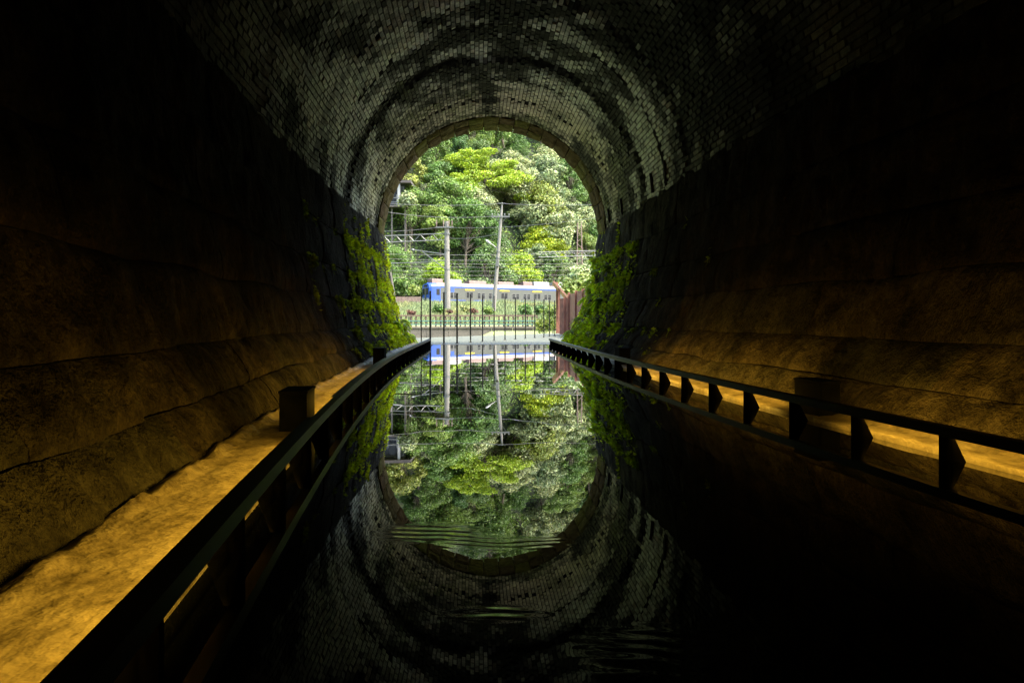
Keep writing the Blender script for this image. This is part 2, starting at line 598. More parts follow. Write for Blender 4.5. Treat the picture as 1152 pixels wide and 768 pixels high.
# portal ring: cut stone blocks at the mouth
ring_o = MB()
P = []
for y in (13.36, 14.25):
    P.append([Vector((cen(y) + (RA + .06) * math.cos(t), y, ZC + (RA + .06) * math.sin(t))) for t in np.linspace(0, math.pi, 40)])
ring_o.grid(P)
ring = ring_o.build('portal_ring', M['mortar'], tunnel, smooth=True)
nV = 23
for i in range(nV):
    for (ya, yb) in ((13.37, 13.78), (13.80, 14.3)):
        t0, t1 = math.pi * i / nV + .003, math.pi * (i + 1) / nV - .003
        rj = R.uniform(-.012, .012) - .015
        b1 = MB()
        nU, nW = 7, 9
        P = []
        for a_ in range(nU):
            y = ya + (yb - ya) * a_ / (nU - 1)
            row = []
            for b in range(nW):
                t = t0 + (t1 - t0) * b / (nW - 1)
                edge = (a_ in (0, nU - 1)) or (b in (0, nW - 1))
                r = RA + rj + (.015 if edge else 0) + .03 * nz(t * 6, y * 5, 2) + .02 * nz(t * 19, y * 9, 6)
                row.append(Vector((cen(y) + r * math.cos(t), y, ZC + r * math.sin(t))))
            P.append(row)
        n = fbm(t0 * 3, ya, 5)
        c = lerp3((.07, .046, .02), (.10, .105, .012), max(0, min(1, .35 + 2.6 * n)))
        c = lerp3(c, (.11, .09, .05), R.uniform(0, .5))
        b1.grid(P, c)
        # outward sides
        def rim(A):
            B = [Vector((cen(p.y) + (p.x - cen(p.y)) * 1.12, p.y, ZC + (p.z - ZC) * 1.12)) for p in A]
            b1.grid([A, B], c)
        rim(P[0]); rim(P[-1]); rim([r_[0] for r_ in P]); rim([r_[-1] for r_ in P])
        b1.build('stone', M['ring'], ring, origin=P[2][2])

# side walls: coursed stones over a dark backing
ROWS = [-.12, .20, .43, .80, 1.20, 1.72, 2.30]
stones = []
for side in (-1, 1):
    mb = MB()
    P = [[Vector((cen(y) + side * (off(side, z) + .045), y, z)) for z in np.linspace(-.3, 2.3, 16)] for y in np.linspace(-14, 14.3, 60)]
    mb.grid(P)
    P = [[Vector((cen(y) + side * 2.69, y, z)) for z in (-.4, 2.35)] for y in np.linspace(-14, 14.3, 30)]
    mb.grid(P)
    w = mb.build('side_wall', M['mortar'], tunnel, smooth=True)
    w['label'] = 'rough stone side wall on the %s of the pool' % ('left' if side < 0 else 'right')
    for r in range(len(ROWS) - 1):
        y = -.2 + R.uniform(0, .3)
        while y < 14.2:
            L = R.uniform(.36, .62) * (1.25 if r == 0 else 1)
            y1 = min(y + L, 14.28)
            if 14.28 - y1 < .2: y1 = 14.28
            stones.append((side, w, r, y, y1))
            y = y1
def stone_geo(mb, side, r, y0, y1, fine):
    z0, z1 = ROWS[r], ROWS[r + 1]
    near = sst(9, 5.5, y0)
    g = .005 - .003 * near
    gu = .005 - .0045 * near
    nu = max(6, int((y1 - y0) / (.03 if fine else .07)))
    nv = max(5, int((z1 - z0) / (.03 if fine else .07)))
    seed = y0 * 3.1 + r * 7.7 + side
    tone = R.uniform(-1, 1)
    prot = R.uniform(-.004, .024) * (1 - .75 * sst(9, 5.5, y0))
    # colour: damp brown-grey, greener towards the portal, darker inside to paint the light falloff
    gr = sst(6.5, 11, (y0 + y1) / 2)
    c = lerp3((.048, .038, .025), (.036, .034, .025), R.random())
    if side > 0 and r < 3: c = tuple(x * 2.2 for x in c)  # strip glow painted into the right lower courses as paler stone
    upper_shade = (.0, .15, .5, .7, .8, .85)[r]       # painted shade: courses darken with height as the light fades
    c = lerp3(c, (.022, .0155, .0115), upper_shade)
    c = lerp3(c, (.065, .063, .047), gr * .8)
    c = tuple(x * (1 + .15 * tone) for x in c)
    P = []
    for a_ in range(nu + 1):
        row = []
        for b in range(nv + 1):
            u, v = a_ / nu, b / nv
            wob = .012 * nz(seed, v * 3, 1) * (1 - near)
            y = y0 + gu + (y1 - y0 - 2 * gu) * u + wob * (1 if 0 < a_ < nu else .6)
            z = z0 + g + (z1 - z0 - 2 * g) * v
            z += (.03 * nz(y * 1.3, z0 * 9, 4) * (1 - v) + .03 * nz(y * 1.3, z1 * 9, 4) * v) if 0 < r else .02 * nz(y * 1.3, z1 * 9, 4) * v
            eu = min(u, 1 - u) * (y1 - y0)
            ev = min(v, 1 - v) * (z1 - z0)
            rnd = (.014 - .011 * near) * math.exp(-eu / .012) + (.022 if r < 2 else .016) * math.exp(-ev / .016)
            rel = .075 * fbm(y * 2.1, z * 2.4, 3.3, 5) + .034 * fbm(y * 9, z * 5, 1.7, 4)
            o = off(side, z) + rnd - prot - rel - .006
            row.append(Vector((cen(y) + side * o, y, z)))
        P.append(row)
    mb.grid(P, c)
    def rim(A):
        mb.grid([A, [Vector((p.x + side * .06, p.y, p.z)) for p in A]], c)
    rim(P[0]); rim(P[-1]); rim([q[0] for q in P]); rim([q[-1] for q in P])
    return P[nu // 2][nv // 2]
def stone_area(s):
    side, w, r, y0, y1 = s
    y0c = max(y0, .4)
    if y1 < .6: return 0
    zs = (ROWS[r], ROWS[r + 1])
    pts = [proj((cen(y) + side * off(side, z), y, z)) for y, z in ((y0c, zs[0]), (y1, zs[0]), (y1, zs[1]), (y0c, zs[1]))]
    xs = [min(1152, max(0, p[0])) for p in pts]
    yy = [min(768, max(0, p[1])) for p in pts]
    return abs(sum(xs[i] * yy[(i + 1) % 4] - xs[(i + 1) % 4] * yy[i] for i in range(4)))
so = sorted(range(len(stones)), key=lambda i: -stone_area(stones[i]))
keep = set(so[:300])
rest = {-1: MB(), 1: MB()}
for i, (side, w, r, y0, y1) in enumerate(stones):
    if i in keep:
        b1 = MB()
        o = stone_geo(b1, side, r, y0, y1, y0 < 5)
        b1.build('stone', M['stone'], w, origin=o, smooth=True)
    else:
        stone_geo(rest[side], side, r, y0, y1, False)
for w in [o for o in tunnel.children if o.name.startswith('side_wall')]:
    s = -1 if 'left' in w['label'] else 1
    if rest[s].v:
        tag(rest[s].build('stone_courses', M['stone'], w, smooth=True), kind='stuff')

# dark weep slots just above the right springing
for (qx, qy, Z) in ((738, 194, 9.0), (724, 206, 9.8), (690, 237, 11.9), (677, 240, 12.9)):
    th = .13
    b1 = MB()
    for k in range(4):
        pass
    A = [arch(Z, t, -.012) for t in (.045, .09, .13, .17)]
    b1.tube(A, .024, 6)
    b1.build('drain_slot', M['under'], arch_o)

# unseen cap added behind the camera against light leaks, and the portal front
mb = MB()
P = [Vector((cen(-14) + 2.7 * math.cos(t), -14, ZC + 2.7 * math.sin(t))) for t in np.linspace(0, math.pi, 25)]
P += [Vector((cen(-14) - 2.7, -14, -.4)), Vector((cen(-14) + 2.7, -14, -.4))]
mb.prism(P, (0, -.2, 0))
mb.build('added_end_cap', M['mortar'], tunnel)
mb = MB()
inner, outer = [], []
for t in np.linspace(0, math.pi, 33):
    inner.append((cen(YP) + (RA + .1) * math.cos(t), ZC + (RA + .1) * math.sin(t)))
    k = 1 / max(abs(math.cos(t)) / 7.5, abs(math.sin(t)) / 4.6)
    outer.append((cen(YP) + k * math.cos(t), ZC + k * math.sin(t)))
inner = [(inner[0][0], -.4)] + inner + [(inner[-1][0], -.4)]
outer = [(outer[0][0], -.4)] + outer + [(outer[-1][0], -.4)]
for i in range(len(inner) - 1):
    a0, a1, b0, b1_ = inner[i], inner[i + 1], outer[i], outer[i + 1]
    mb.prism([Vector((p[0], YP - .02, p[1])) for p in (a0, a1, b1_, b0)], (0, -.6, 0))
mb.build('portal_face', M['concrete'], tunnel)

# ------------------------------------------------------------------ pool, ledges
mb = MB()
ys = list(np.linspace(-14, 14.28, 100))
P = [[Vector((cen(y) + o, y, 0)) for o in (-1.36, 1.36)] for y in ys]
mb.grid(P)
tag(mb.build('water', M['water']), 'still black pool water on the tunnel floor', 'water', kind='structure')
mb = MB()
P = [[Vector((cen(y) + o, y, -.06)) for o in (-2.6, 2.6)] for y in ys]
mb.grid(P)
tag(mb.build('tunnel_floor', M['soil']), kind='structure')

for side, o0, o1 in ((-1, 1.318, 1.70), (1, 1.277, 1.56)):
    mb = MB()
    P = []
    for y in np.linspace(-4, 14.25, 620):
        row = [Vector((cen(y) + side * o0, y, -.05))]
        no = 14
        for k in range(no + 1):
            t = k / no
            o = o0 + (o1 - o0) * t
            z = .022 + .012 * fbm(y * 2.2, o * 4, 3 + side) + .012 * t
            e_ = (off(side, .03) - o)
            crust = math.exp(-((e_ - .035 - .03 * nz(y * 3, 1, side)) / .022) ** 2)
            z += crust * (.022 + .05 * fbm(y * 9, o * 12, 8))
            if k == 0: z = .018
            row.append(Vector((cen(y) + side * o, y, z)))
        P.append(row)
    mb.grid(P)
    o = mb.build('ledge', M['ledge'], smooth=True)
    tag(o, 'narrow sandy concrete ledge along the %s tunnel wall' % ('left' if side < 0 else 'right'), 'ledge', kind='structure')

# ------------------------------------------------------------------ low black railings with amber strips
RY = [2.62 + .532 * k for k in range(-6, 22)]
for side in (-1, 1):
    nm = 'left' if side < 0 else 'right'
    rail = empty('pool_railing', (cen(YP) + side * 1.2, 14.0, 0), 'low black steel railing with gusset posts along the %s pool edge' % nm, 'railing', 'pool edge railings')
    yend = 13.95
    ys = list(np.linspace(-1.2, yend, 90))
    mb = MB()
    ri, ro, rb = (1.232, 1.266, 1.318) if side < 0 else (1.176, 1.214, 1.275)
    sec = [(ri, .1), (ri, .138), (ro, .14), (ro, .1)]
    P = [[Vector((cen(y) + side * o, y, z)) for (o, z) in sec + sec[:1]] for y in ys]
    mb.grid(P)
    for y in (ys[0], ys[-1]):
        mb.add([Vector((cen(y) + side * o, y, z)) for o, z in sec], [(0, 1, 2, 3)])
    mb.build('top_rail', M['black'], rail)
    for y in RY:
        if y > yend: continue
        mb = MB()
        poly = [(ri + .003, -.03), (ri + .003, .1005), (ro + .012, .1005), (rb, .0), (rb, -.03)]
        mb.prism([Vector((cen(y) + side * o, y - .008, z)) for o, z in poly], (0, .016, 0))
        mb.build('post', M['postblack'], rail, origin=(cen(y) + side * 1.2, y, 0))
    # led strip on the wall side of the rail, under a small hood added to limit light up the wall
    gaps = [(2.95, 3.5), (7.2, 9)] if side < 0 else [(3.45, 4.0), (7.3, 9)]
    ya = -1.2
    hw = ro + (.019 if side < 0 else .010)
    for g0, g1 in gaps:
        yl = list(np.linspace(ya, g0 - .1, 30))
        ya = g1 + .1
        mb = MB()
        P = [[Vector((cen(y) + side * o, y, z)) for o, z in ((ro + .0005, .134), (ro + .0005, .139), (hw, .1385), (hw, .134), (ro + .0005, .134))] for y in yl]
        mb.grid(P)
        hs = mb.build('added_hood', M['black'], rail)
        mb = MB()
        P = [[Vector((cen(y) + side * o, y, z)) for o, z in ((ro + .002, .106), (ro + .002, .131))] for y in yl]
        mb.grid(P)
        mb.build('light_strip', M['strip' if side < 0 else 'strip2'], hs)

# boxes standing on the ledges
for side, y0, o0, lab in ((-1, 3.17, 1.355, 'dark metal cabinet on the left ledge, the nearer one'), (-1, 7.7, 1.36, 'small dark cabinet on the left ledge beside the mossy wall'),
                          (1, 3.66, 1.30, 'dark metal cabinet on the right ledge, the nearer one'), (1, 7.75, 1.30, 'small dark cabinet on the right ledge near the ferns')):
    bx = empty('ledge_cabinet', (cen(y0) + side * (o0 + .065), y0 + .12, .02), lab, 'cabinet', 'cabinets on the ledges')
    t = Vector((dcen(y0), 1, 0)).normalized()
    n = Vector((t.y, -t.x, 0))
    c0 = Vector((cen(y0) + side * (o0 + .065), y0 + .12, 0))
    mb = MB(); mb.frame_box(c0 + Vector((0, 0, .11)), n, t, (0, 0, 1), .124, .24, .175)
    mb.build('housing', M['boxmetal'], bx)
    mb = MB(); mb.frame_box(c0 + Vector((0, 0, .206)), n, t, (0, 0, 1), .132, .25, .013)
    mb.build('lid', M['boxmetal'], bx)
    mb = MB(); mb.frame_box(c0 + Vector((0, 0, .110)) - t * .122, n, t, (0, 0, 1), .10, .005, .14)
    mb.build('front_plate', M['boxmetal'], bx)

# ------------------------------------------------------------------ moss and ferns on the walls
def leaf_tri(mb, p, d, n, L, W, c):
    d, n = Vector(d).normalized(), Vector(n).normalized()
    s = d.cross(n).normalized()
    a_, b = p + d * (L * .45) + s * (W * .5) + n * (L * .12), p + d * (L * .45) - s * (W * .5) + n * (L * .12)
    t = p + d * L
    mb.add([p, a_, t, b], [(0, 1, 2, 3)], c)

M['fern'] = mat_leaf('fern_leaf', (.34, .45, .03), .3, .6)
M['moss'] = mat_leaf('moss_leaf', (.38, .45, .03), .3, .55)
def wall_pt(side, y, z):
    return Vector((cen(y) + side * (off(side, z) - .012), y, z))
for side in (-1, 1):
    mb = MB()
    rg = random.Random(31 + side)
    cnt = 0
    while cnt < (24000 if side < 0 else 15000):
        y = rg.uniform(6.8, 14.25)
        z = rg.uniform(.05, 2.5)
        if rg.random() < .55:
            zr = rg.choice(ROWS[1:6])
            z = zr - abs(rg.gauss(0, .055))
        if z > 2.28: continue
        q = proj(wall_pt(side, y, z))
        dens = fbm(y * 1.3, z * 1.7, 3 + side) * 1.6 + 2.3 * (fbm(y * 8, z * 1.2, 8) ) + sst(7.0, 12.0, y) * .9 - .58
        if side < 0:
            dens -= sst(1.55, 2.3, z) * .55
        else:
            dens -= sst(1.4, 2.2, z) * .7 + sst(11.0, 9.4, y) * .5 - .12
        zn = min(abs(z - zr_ + .05) for zr_ in ROWS[1:6])
        dens -= .30 * sst(.06, .14, zn)
        if rg.random() > dens * 1.3: continue
        p = wall_pt(side, y, z) + Vector((-side * .012 * rg.random(), 0, 0))
        n = Vector((-side, rg.uniform(-.3, .5), .25))
        d = Vector((-side * rg.uniform(.1, .8), rg.uniform(-.5, .5), rg.uniform(-1, .25)))
        L = rg.uniform(.025, .075) if side < 0 else rg.uniform(.03, .09)
        k = rg.uniform(.5, 1.6) * (.85 + .6 * max(-.6, min(.6, fbm(y * 3, z * 5, 6) * 2)))
        leaf_tri(mb, p, d, n, L, L * rg.uniform(.35, .7), (k * rg.uniform(.85, 1.2), k, k * .8))
        cnt += 1
    o = mb.build('wall_moss', M['moss'])
    tag(o, 'bright green moss on the %s tunnel wall near the portal' % ('left' if side < 0 else 'right'), 'moss', kind='stuff')

def fern(name, side, y, z, nf, size, label, rg, out=.0):
    base = wall_pt(side, y, z)
    root = empty(name, base, label, 'fern', 'ferns on the tunnel walls')
    for f in range(nf):
        mb = MB()
        an = rg.uniform(-1.2, 1.2)
        d = Vector((-side * rg.uniform(.45, 1.0), math.sin(an) * .9 + out, rg.uniform(-.1, .7))).normalized()
        L = size * rg.uniform(.7, 1.2)
        n = 11
        pts = []
        for i in range(n + 1):
            t = i / n
            pts.append(base + d * (L * t) + Vector((0, 0, -1)) * (L * .75 * t * t))
        mb.tube(pts, [.004] * (n + 1), 3, (.6, .7, .5))
        k = rg.uniform(.7, 1.3)
        for i in range(1, n + 1):
            tdir = (pts[i] - pts[i - 1]).normalized()
            s = tdir.cross(Vector((0, 0, 1))).normalized()
            up = s.cross(tdir)
            lw = L * .34 * (1 - .75 * (i / n)) + .012
            for sg in (-1, 1):
                for hh in (0, .5):
                    pp = pts[i - 1].lerp(pts[i], hh)
                    leaf_tri(mb, pp, s * sg + tdir * .45 + Vector((0, 0, -.25)), up, lw, lw * .32, (k * rg.uniform(.85, 1.2), k * rg.uniform(.9, 1.1), k * .8))
        mb.build('frond', M['fern'], root)
rf = random.Random(5)
ords = ['lowest', 'second lowest', 'third lowest', 'fourth lowest', 'fifth lowest', 'sixth lowest', 'seventh lowest', 'eighth lowest', 'ninth lowest', 'tenth lowest', 'eleventh lowest', 'twelfth lowest', 'thirteenth lowest', 'fourteenth lowest', 'topmost']
RF = sorted([(13.9, .28), (14.1, .55), (13.6, .75), (14.15, .95), (13.2, .45), (13.8, 1.15), (13.3, 1.0), (12.7, 1.2), (14.2, 1.35), (12.9, .75), (13.5, 1.5), (12.3, .9), (12.2, 1.45), (13.9, 1.75)], key=lambda q: q[1])
for i, (y, z) in enumerate(RF):
    fern('wall_fern', 1, y, z, 9, rf.uniform(.19, .30), 'leafy bright fern on the right portal wall, %s of that cluster' % (ords[i] if i < len(RF) - 1 else 'topmost'), rf, .05)
LF = sorted([(14.1, .2), (13.8, .38), (13.3, .25), (14.15, .5), (12.9, .45)], key=lambda q: q[1])
for i, (y, z) in enumerate(LF):
    fern('wall_fern', -1, y, z, 9, rf.uniform(.2, .3), 'small bright fern at the foot of the left portal wall, %s of that cluster' % (ords[i] if i < len(LF) - 1 else 'topmost'), rf, .1)

# ------------------------------------------------------------------ outside: paving, posts, handrail
mb = MB()
edge = [(-9, 17.0), (-2.8, 19.2), (-.5, 22.4), (1.2, 24.8), (3, 26), (9, 27)]
poly = [Vector((-9, 14.31, -.004)), Vector((9, 14.31, -.004))] + [Vector((x, y, -.004)) for x, y in edge[::-1]]
mb.prism(poly, (0, 0, -.5))
tag(mb.build('pavement', M['pavement']), kind='structure')
mb = MB(); mb.box(-2.2, 1.45, 14.285, 14.40, -.06, .004)
tag(mb.build('pool_kerb', M['kerb']), kind='structure')

PX = [(484, 13.85), (499.4, 14.46), (514.2, 15.0), (529.4, 15.65), (542.9, 16.25), (555.9, 16.85), (568.2, 17.4), (579.9, 18.0), (591, 18.6), (601.6, 19.25), (611.9, 20.0), (618, 20.6), (624, 21.2)]
nth = ['first', 'second', 'third', 'fourth', 'fifth', 'sixth', 'seventh', 'eighth', 'ninth', 'tenth', 'eleventh', 'twelfth', 'thirteenth']
for i, (x, Z) in enumerate(PX):
    X = (x - 576) / F * Z
    t = empty('barrier_post', (X, Z, 0), 'thin dark steel post beyond the portal, %s from the left' % nth[i], 'post', 'row of thin barrier posts')
    r = .019 if i < 3 else .015
    mb = MB(); mb.tube([(X, Z, -.03), (X, Z, 1.09)], r, 8); mb.build('shaft', M['black'], t)
    mb = MB(); mb.tube([(X, Z, 1.085), (X, Z, 1.10), (X, Z, 1.108)], [r * 1.25, r * 1.25, r * .5], 8); mb.build('cap', M['black'], t)
    mb = MB(); mb.tube([(X, Z, -.004), (X, Z, .010)], r * 2.6, 10); mb.build('base_plate', M['steel'], t)
# hand rail left of the posts
t = empty('side_handrail', ((474 - 576) / F * 13.9, 13.9, 0), 'thin rail with a single end post beside the left portal moss', 'handrail')
xr = (474 - 576) / F * 13.9
mb = MB(); mb.tube([(xr - .62, 14.1, 1.005), (xr, 13.9, 1.005)], .012, 6); mb.build('top_rail', M['brownrail'], t)
mb = MB(); mb.tube([(xr, 13.9, -.05), (xr, 13.9, 1.02)], .012, 6); mb.build('post', M['brownrail'], t)
# leaning pale stake by the left jamb
t = empty('leaning_stake', px(446, 372, 16.0), 'pale leaning stake beside the left portal jamb', 'stake')
mb = MB(); mb.tube([px(447, 374, 16), px(444, 340, 16), px(439, 306, 16)], [.05, .045, .03], 6); mb.build('shaft', M['pole'], t)
mb = MB(); mb.tube([px(444.6, 346, 16), px(444.2, 343, 16)], .056, 6); mb.build('band', M['steel'], t)

# rusty steel screen on the right, with coping post and sloping shelter roof
root = empty('rusty_screen', (1.8, 23.5, 0), 'rusty red steel screen wall right of the barrier posts', 'screen')
for i, (xa, xb, Za, Zb, ta, tb) in enumerate(((629.5, 640, 23.6, 23.3, 336, 335), (640.3, 648, 23.2, 21.6, 331, 329), (648.3, 656, 21.5, 20.2, 328, 326.5), (656.3, 666, 20.1, 18.6, 326, 324))):
    A, B = px(xa, 358, Za), px(xb, 358, Zb)
    za, zb = H + (YH - ta) / F * Za, H + (YH - tb) / F * Zb
    mb = MB(); mb.prism([Vector((A.x, A.y, 0)), Vector((B.x, B.y, 0)), Vector((B.x, B.y, zb)), Vector((A.x, A.y, za))], (.03, .05, 0))
    mb.build('panel', M['rust'], root, origin=((A.x + B.x) / 2, (A.y + B.y) / 2, 0))
for x, Z, ty in ((635.5, 23.2, 334), (640, 23.1, 329), (648, 21.5, 327), (656, 20.1, 325)):
    p = px(x, 358, Z)
    mb = MB(); mb.box(p.x - .045, p.x + .045, p.y - .08, p.y - .03, 0, H + (YH - ty) / F * Z); mb.build('upright', M['rust'], root)
root = empty('rusty_shelter', (1.9, 26, 0), 'small rusty sloping shelter roof in front of the train end', 'shelter')
mb = MB()
A, B = px(622, 317, 27), px(641, 338, 27)
for k in range(7):
    o = Vector((.5 + .0 * k, .35 * k, .03 * k))
    a_, b = A + Vector((.02 * k, .35 * k, 0)), B + Vector((.02 * k, .35 * k, 0))
    mb.prism([a_, b, b + Vector((0, .36, 0)), a_ + Vector((0, .36, 0))], (.05, 0, .05 + (.02 if k % 2 else 0)))
mb.build('roof_sheet', M['rustroof'], root)
for p in (A + Vector((.25, .1, 0)), B + Vector((-.1, .1, 0)), A + Vector((.3, 2.1, 0)), B + Vector((-.1, 2.1, 0))):
    zt = p.z - (.2 if p.x < 1.9 else -.1)
    mb = MB(); mb.box(p.x - .04, p.x + .04, p.y - .04, p.y + .04, -1.2, zt); mb.build('post', M['rust'], root)
mb = MB()
mb.prism([Vector((1.95, 14.45, -.1)), Vector((5, 14.45, -.1)), Vector((5, 21, -.1)), Vector((2.4, 21, -.1))], (0, 0, .22))
tag(mb.build('landing', M['earth']), kind='structure')

# ------------------------------------------------------------------ terrain
def ground_h(x, y):
    if y < 44: z = -1.25
    elif y < 46: z = -1.25 + .95 * sst(44.9, 45.2, y)
    elif y < 104: z = -.3 + .35 * sst(46, 52, y) + max(0, (y - 54)) * .045
    else: z = 2.3
    if y > 45: z = z if y >= 104 else min(z, 2.3)
    hl = 0
    yb = 126 + .5 * x
    if y > yb:
        hl = min((y - yb) * 1.0, 75 + (y - yb) * .1)
        hl += 3 * fbm(x * .05, y * .05, 3)
    # valley sides, so that the hill wraps round
    return z + hl
def gsheet(far):
    mb = MB()
    xs = list(np.linspace(-30, 30, 41))
    xs = [-900, -400, -200, -120, -80, -55, -40] + xs + [40, 55, 80, 120, 200, 400, 900]
    ys = [14.9, 20, 30, 40, 44.8, 45.2, 46, 48, 50, 53] + list(np.linspace(56, 104, 18)) + [107, 110]
    if far: ys = list(np.linspace(110, 200, 40)) + [230, 280, 400, 700, 1500]
    P = [[Vector((x, y, ground_h(x, y) + (.12 * nz(x * .3, y * .3, 1) if y > 46 else 0))) for x in xs] for y in ys]
    mb.grid(P)
    return mb
tag(gsheet(False).build('ground', M['turf'], smooth=True), kind='structure')
M['forestfloor'] = simple('forest_floor', (.018, .028, .009), .95, 0, .4, .4, .05)
tag(gsheet(True).build('hillside', M['forestfloor'], smooth=True), kind='structure')
# hill the tunnel runs through (behind and around the camera)
mb = MB()
P = []
for y in np.linspace(13.6, -60, 18):
    row = []
    for x in np.linspace(-60, 60, 31):
        cx = cen(max(y, -14))
        z = 6.6 + (13.6 - y) * .55 + fbm(x * .08, y * .08, 2) * 2
        if abs(x - cx) > 7: z = max(-1.2, z - 0 * x)
        row.append(Vector((x, y, z)))
    P.append(row)
P.insert(0, [Vector((p.x, 13.65, -1.3 if abs(p.x) > 7.4 else 5.6)) for p in P[0]])
mb.grid(P)
tag(mb.build('hill', M['turf'], smooth=True), kind='structure')

# grey retaining wall and guard fence at the far side of the dip
A, B = px(430, 358, 44), px(668, 358, 47)
root = empty('retaining_wall', (0, 45, -1.2), 'low weathered concrete retaining wall beyond the posts', 'wall')
d = (B - A)
for k in range(10):
    p, q = A.lerp(B, k / 10 + .0008), A.lerp(B, (k + 1) / 10 - .0008)
    mb = MB()
    zt = H - 9.8 / F * p.y
    mb.prism([Vector((p.x, p.y - .3, -1.3)), Vector((q.x, q.y - .3, -1.3)), Vector((q.x, q.y - .3, zt)), Vector((p.x, p.y - .3, zt))], (0, .35, 0))
    mb.build('panel', M['concrete'], root, origin=((p + q) / 2))
mb = MB()
zt = H - 9.8 / F * 44
mb.prism([Vector((A.x, A.y - .36, zt - .08)), Vector((B.x, B.y - .36, zt - .12)), Vector((B.x, B.y - .36, zt + .02)), Vector((A.x, A.y - .36, zt + .02))], (0, .05, 0))
mb.build('coping', M['concrete'], root)
root = empty('guard_fence', (0, 46, -.3), 'brown and teal guard fence on the retaining wall', 'fence')
A, B = px(440, 358, 46), px(604, 358, 47.5)
nP = 31
zb_, ztp = H - 10.2 / F * 46, H + 3.2 / F * 46
for k in range(nP):
    p = A.lerp(B, k / (nP - 1))
    mb = MB(); mb.box(p.x - .05, p.x + .05, p.y - .05, p.y + .05, zb_ - .4, ztp - .02); mb.build('post', M['brownrail'], root, origin=(p.x, p.y, zb_))
for yy, m, hh in ((355, 'brownrail', .11), (361, 'teal', .075), (365, 'teal', .075)):
    mb = MB()
    z = H + (YH - yy) / F * 46
    mb.prism([Vector((A.x, A.y - .1, z - hh / 2)), Vector((B.x, B.y - .1, z - hh / 2)), Vector((B.x, B.y - .1, z + hh / 2)), Vector((A.x, A.y - .1, z + hh / 2))], (0, .05, 0))
    mb.build('rail', M[m], root)
mb = MB()
z = H - 7.6 / F * 48
mb.prism([Vector((A.x, A.y + 2, z - .3)), Vector((B.x, B.y + 2, z - .3)), Vector((B.x, B.y + 2, z + .06)), Vector((A.x, A.y + 2, z + .06))], (0, .3, 0))
tag(mb.build('kerb', M['yellow']), 'pale yellow kerb strip behind the guard fence', 'kerb', kind='structure')

# ------------------------------------------------------------------ grass bank
M['grass'] = mat_leaf('grass_blade', (0.1512, 0.1848, 0.084), .3, .35)
mb = MB()
rg = random.Random(3)
for i in range(52000):
    y = 49 + (106 - 49) * rg.random() ** .8
    x = rg.uniform(-.2, .2) * y + rg.uniform(-2, 3)
    z = ground_h(x, y)
    h = rg.uniform(.25, .75) * (1 + .5 * nz(x * .2, y * .2, 4)) * (1 + .5 * sst(70, 100, y))
    w = rg.uniform(.04, .09) * (1 + y / 80)
    an = rg.uniform(0, 3.14)
    dx, dy = math.cos(an) * w, math.sin(an) * w
    lx, ly = rg.uniform(-.3, .3) * h, rg.uniform(-.3, .3) * h
    k = rg.uniform(.7, 1.3)
    yel = max(0, nz(x * .25, y * .15, 9))
    mb.add([(x - dx, y - dy, z - .05), (x + dx, y + dy, z - .05), (x + lx, y + ly, z + h)], [(0, 1, 2)], (k * (1 + .5 * yel), k, k * (1 - .2 * yel)))
tag(mb.build('grass', M['grass']), 'tall pale grass on the bank below the train', 'grass', kind='stuff')

# ------------------------------------------------------------------ plants
def clump(mb, c, rx, ry, rz, n, ls, rg, flat=0.0, droop=.2, shell=.55):
    c = Vector(c)
    for _ in range(n):
        while True:
            v = Vector((rg.uniform(-1, 1), rg.uniform(-1, 1), rg.uniform(-1, 1)))
            if v.length <= 1: break
        r = v.length
        if r < shell and rg.random() < .7 and r > 0:
            v = v * ((shell + (1 - shell) * rg.random()) / r)
        p = c + Vector((v.x * rx, v.y * ry, v.z * rz))
        nrm = (Vector((v.x / rx, v.y / ry, v.z / rz)).normalized() * .8 + Vector((rg.gauss(0, .5), rg.gauss(0, .5), .5 + rg.gauss(0, .4)))).normalized()
        d = nrm.orthogonal()
        d.rotate(__import__('mathutils').Quaternion(nrm, rg.uniform(0, 6.28)))
        d = (d + Vector((0, 0, -droop))).normalized()
        L = ls * rg.uniform(.7, 1.4)
        k = rg.uniform(.7, 1.3)
        leaf_tri(mb, p, d, nrm, L, L * rg.uniform(.4, .7), (k * rg.uniform(.85, 1.15), k, k * rg.uniform(.7, 1)))

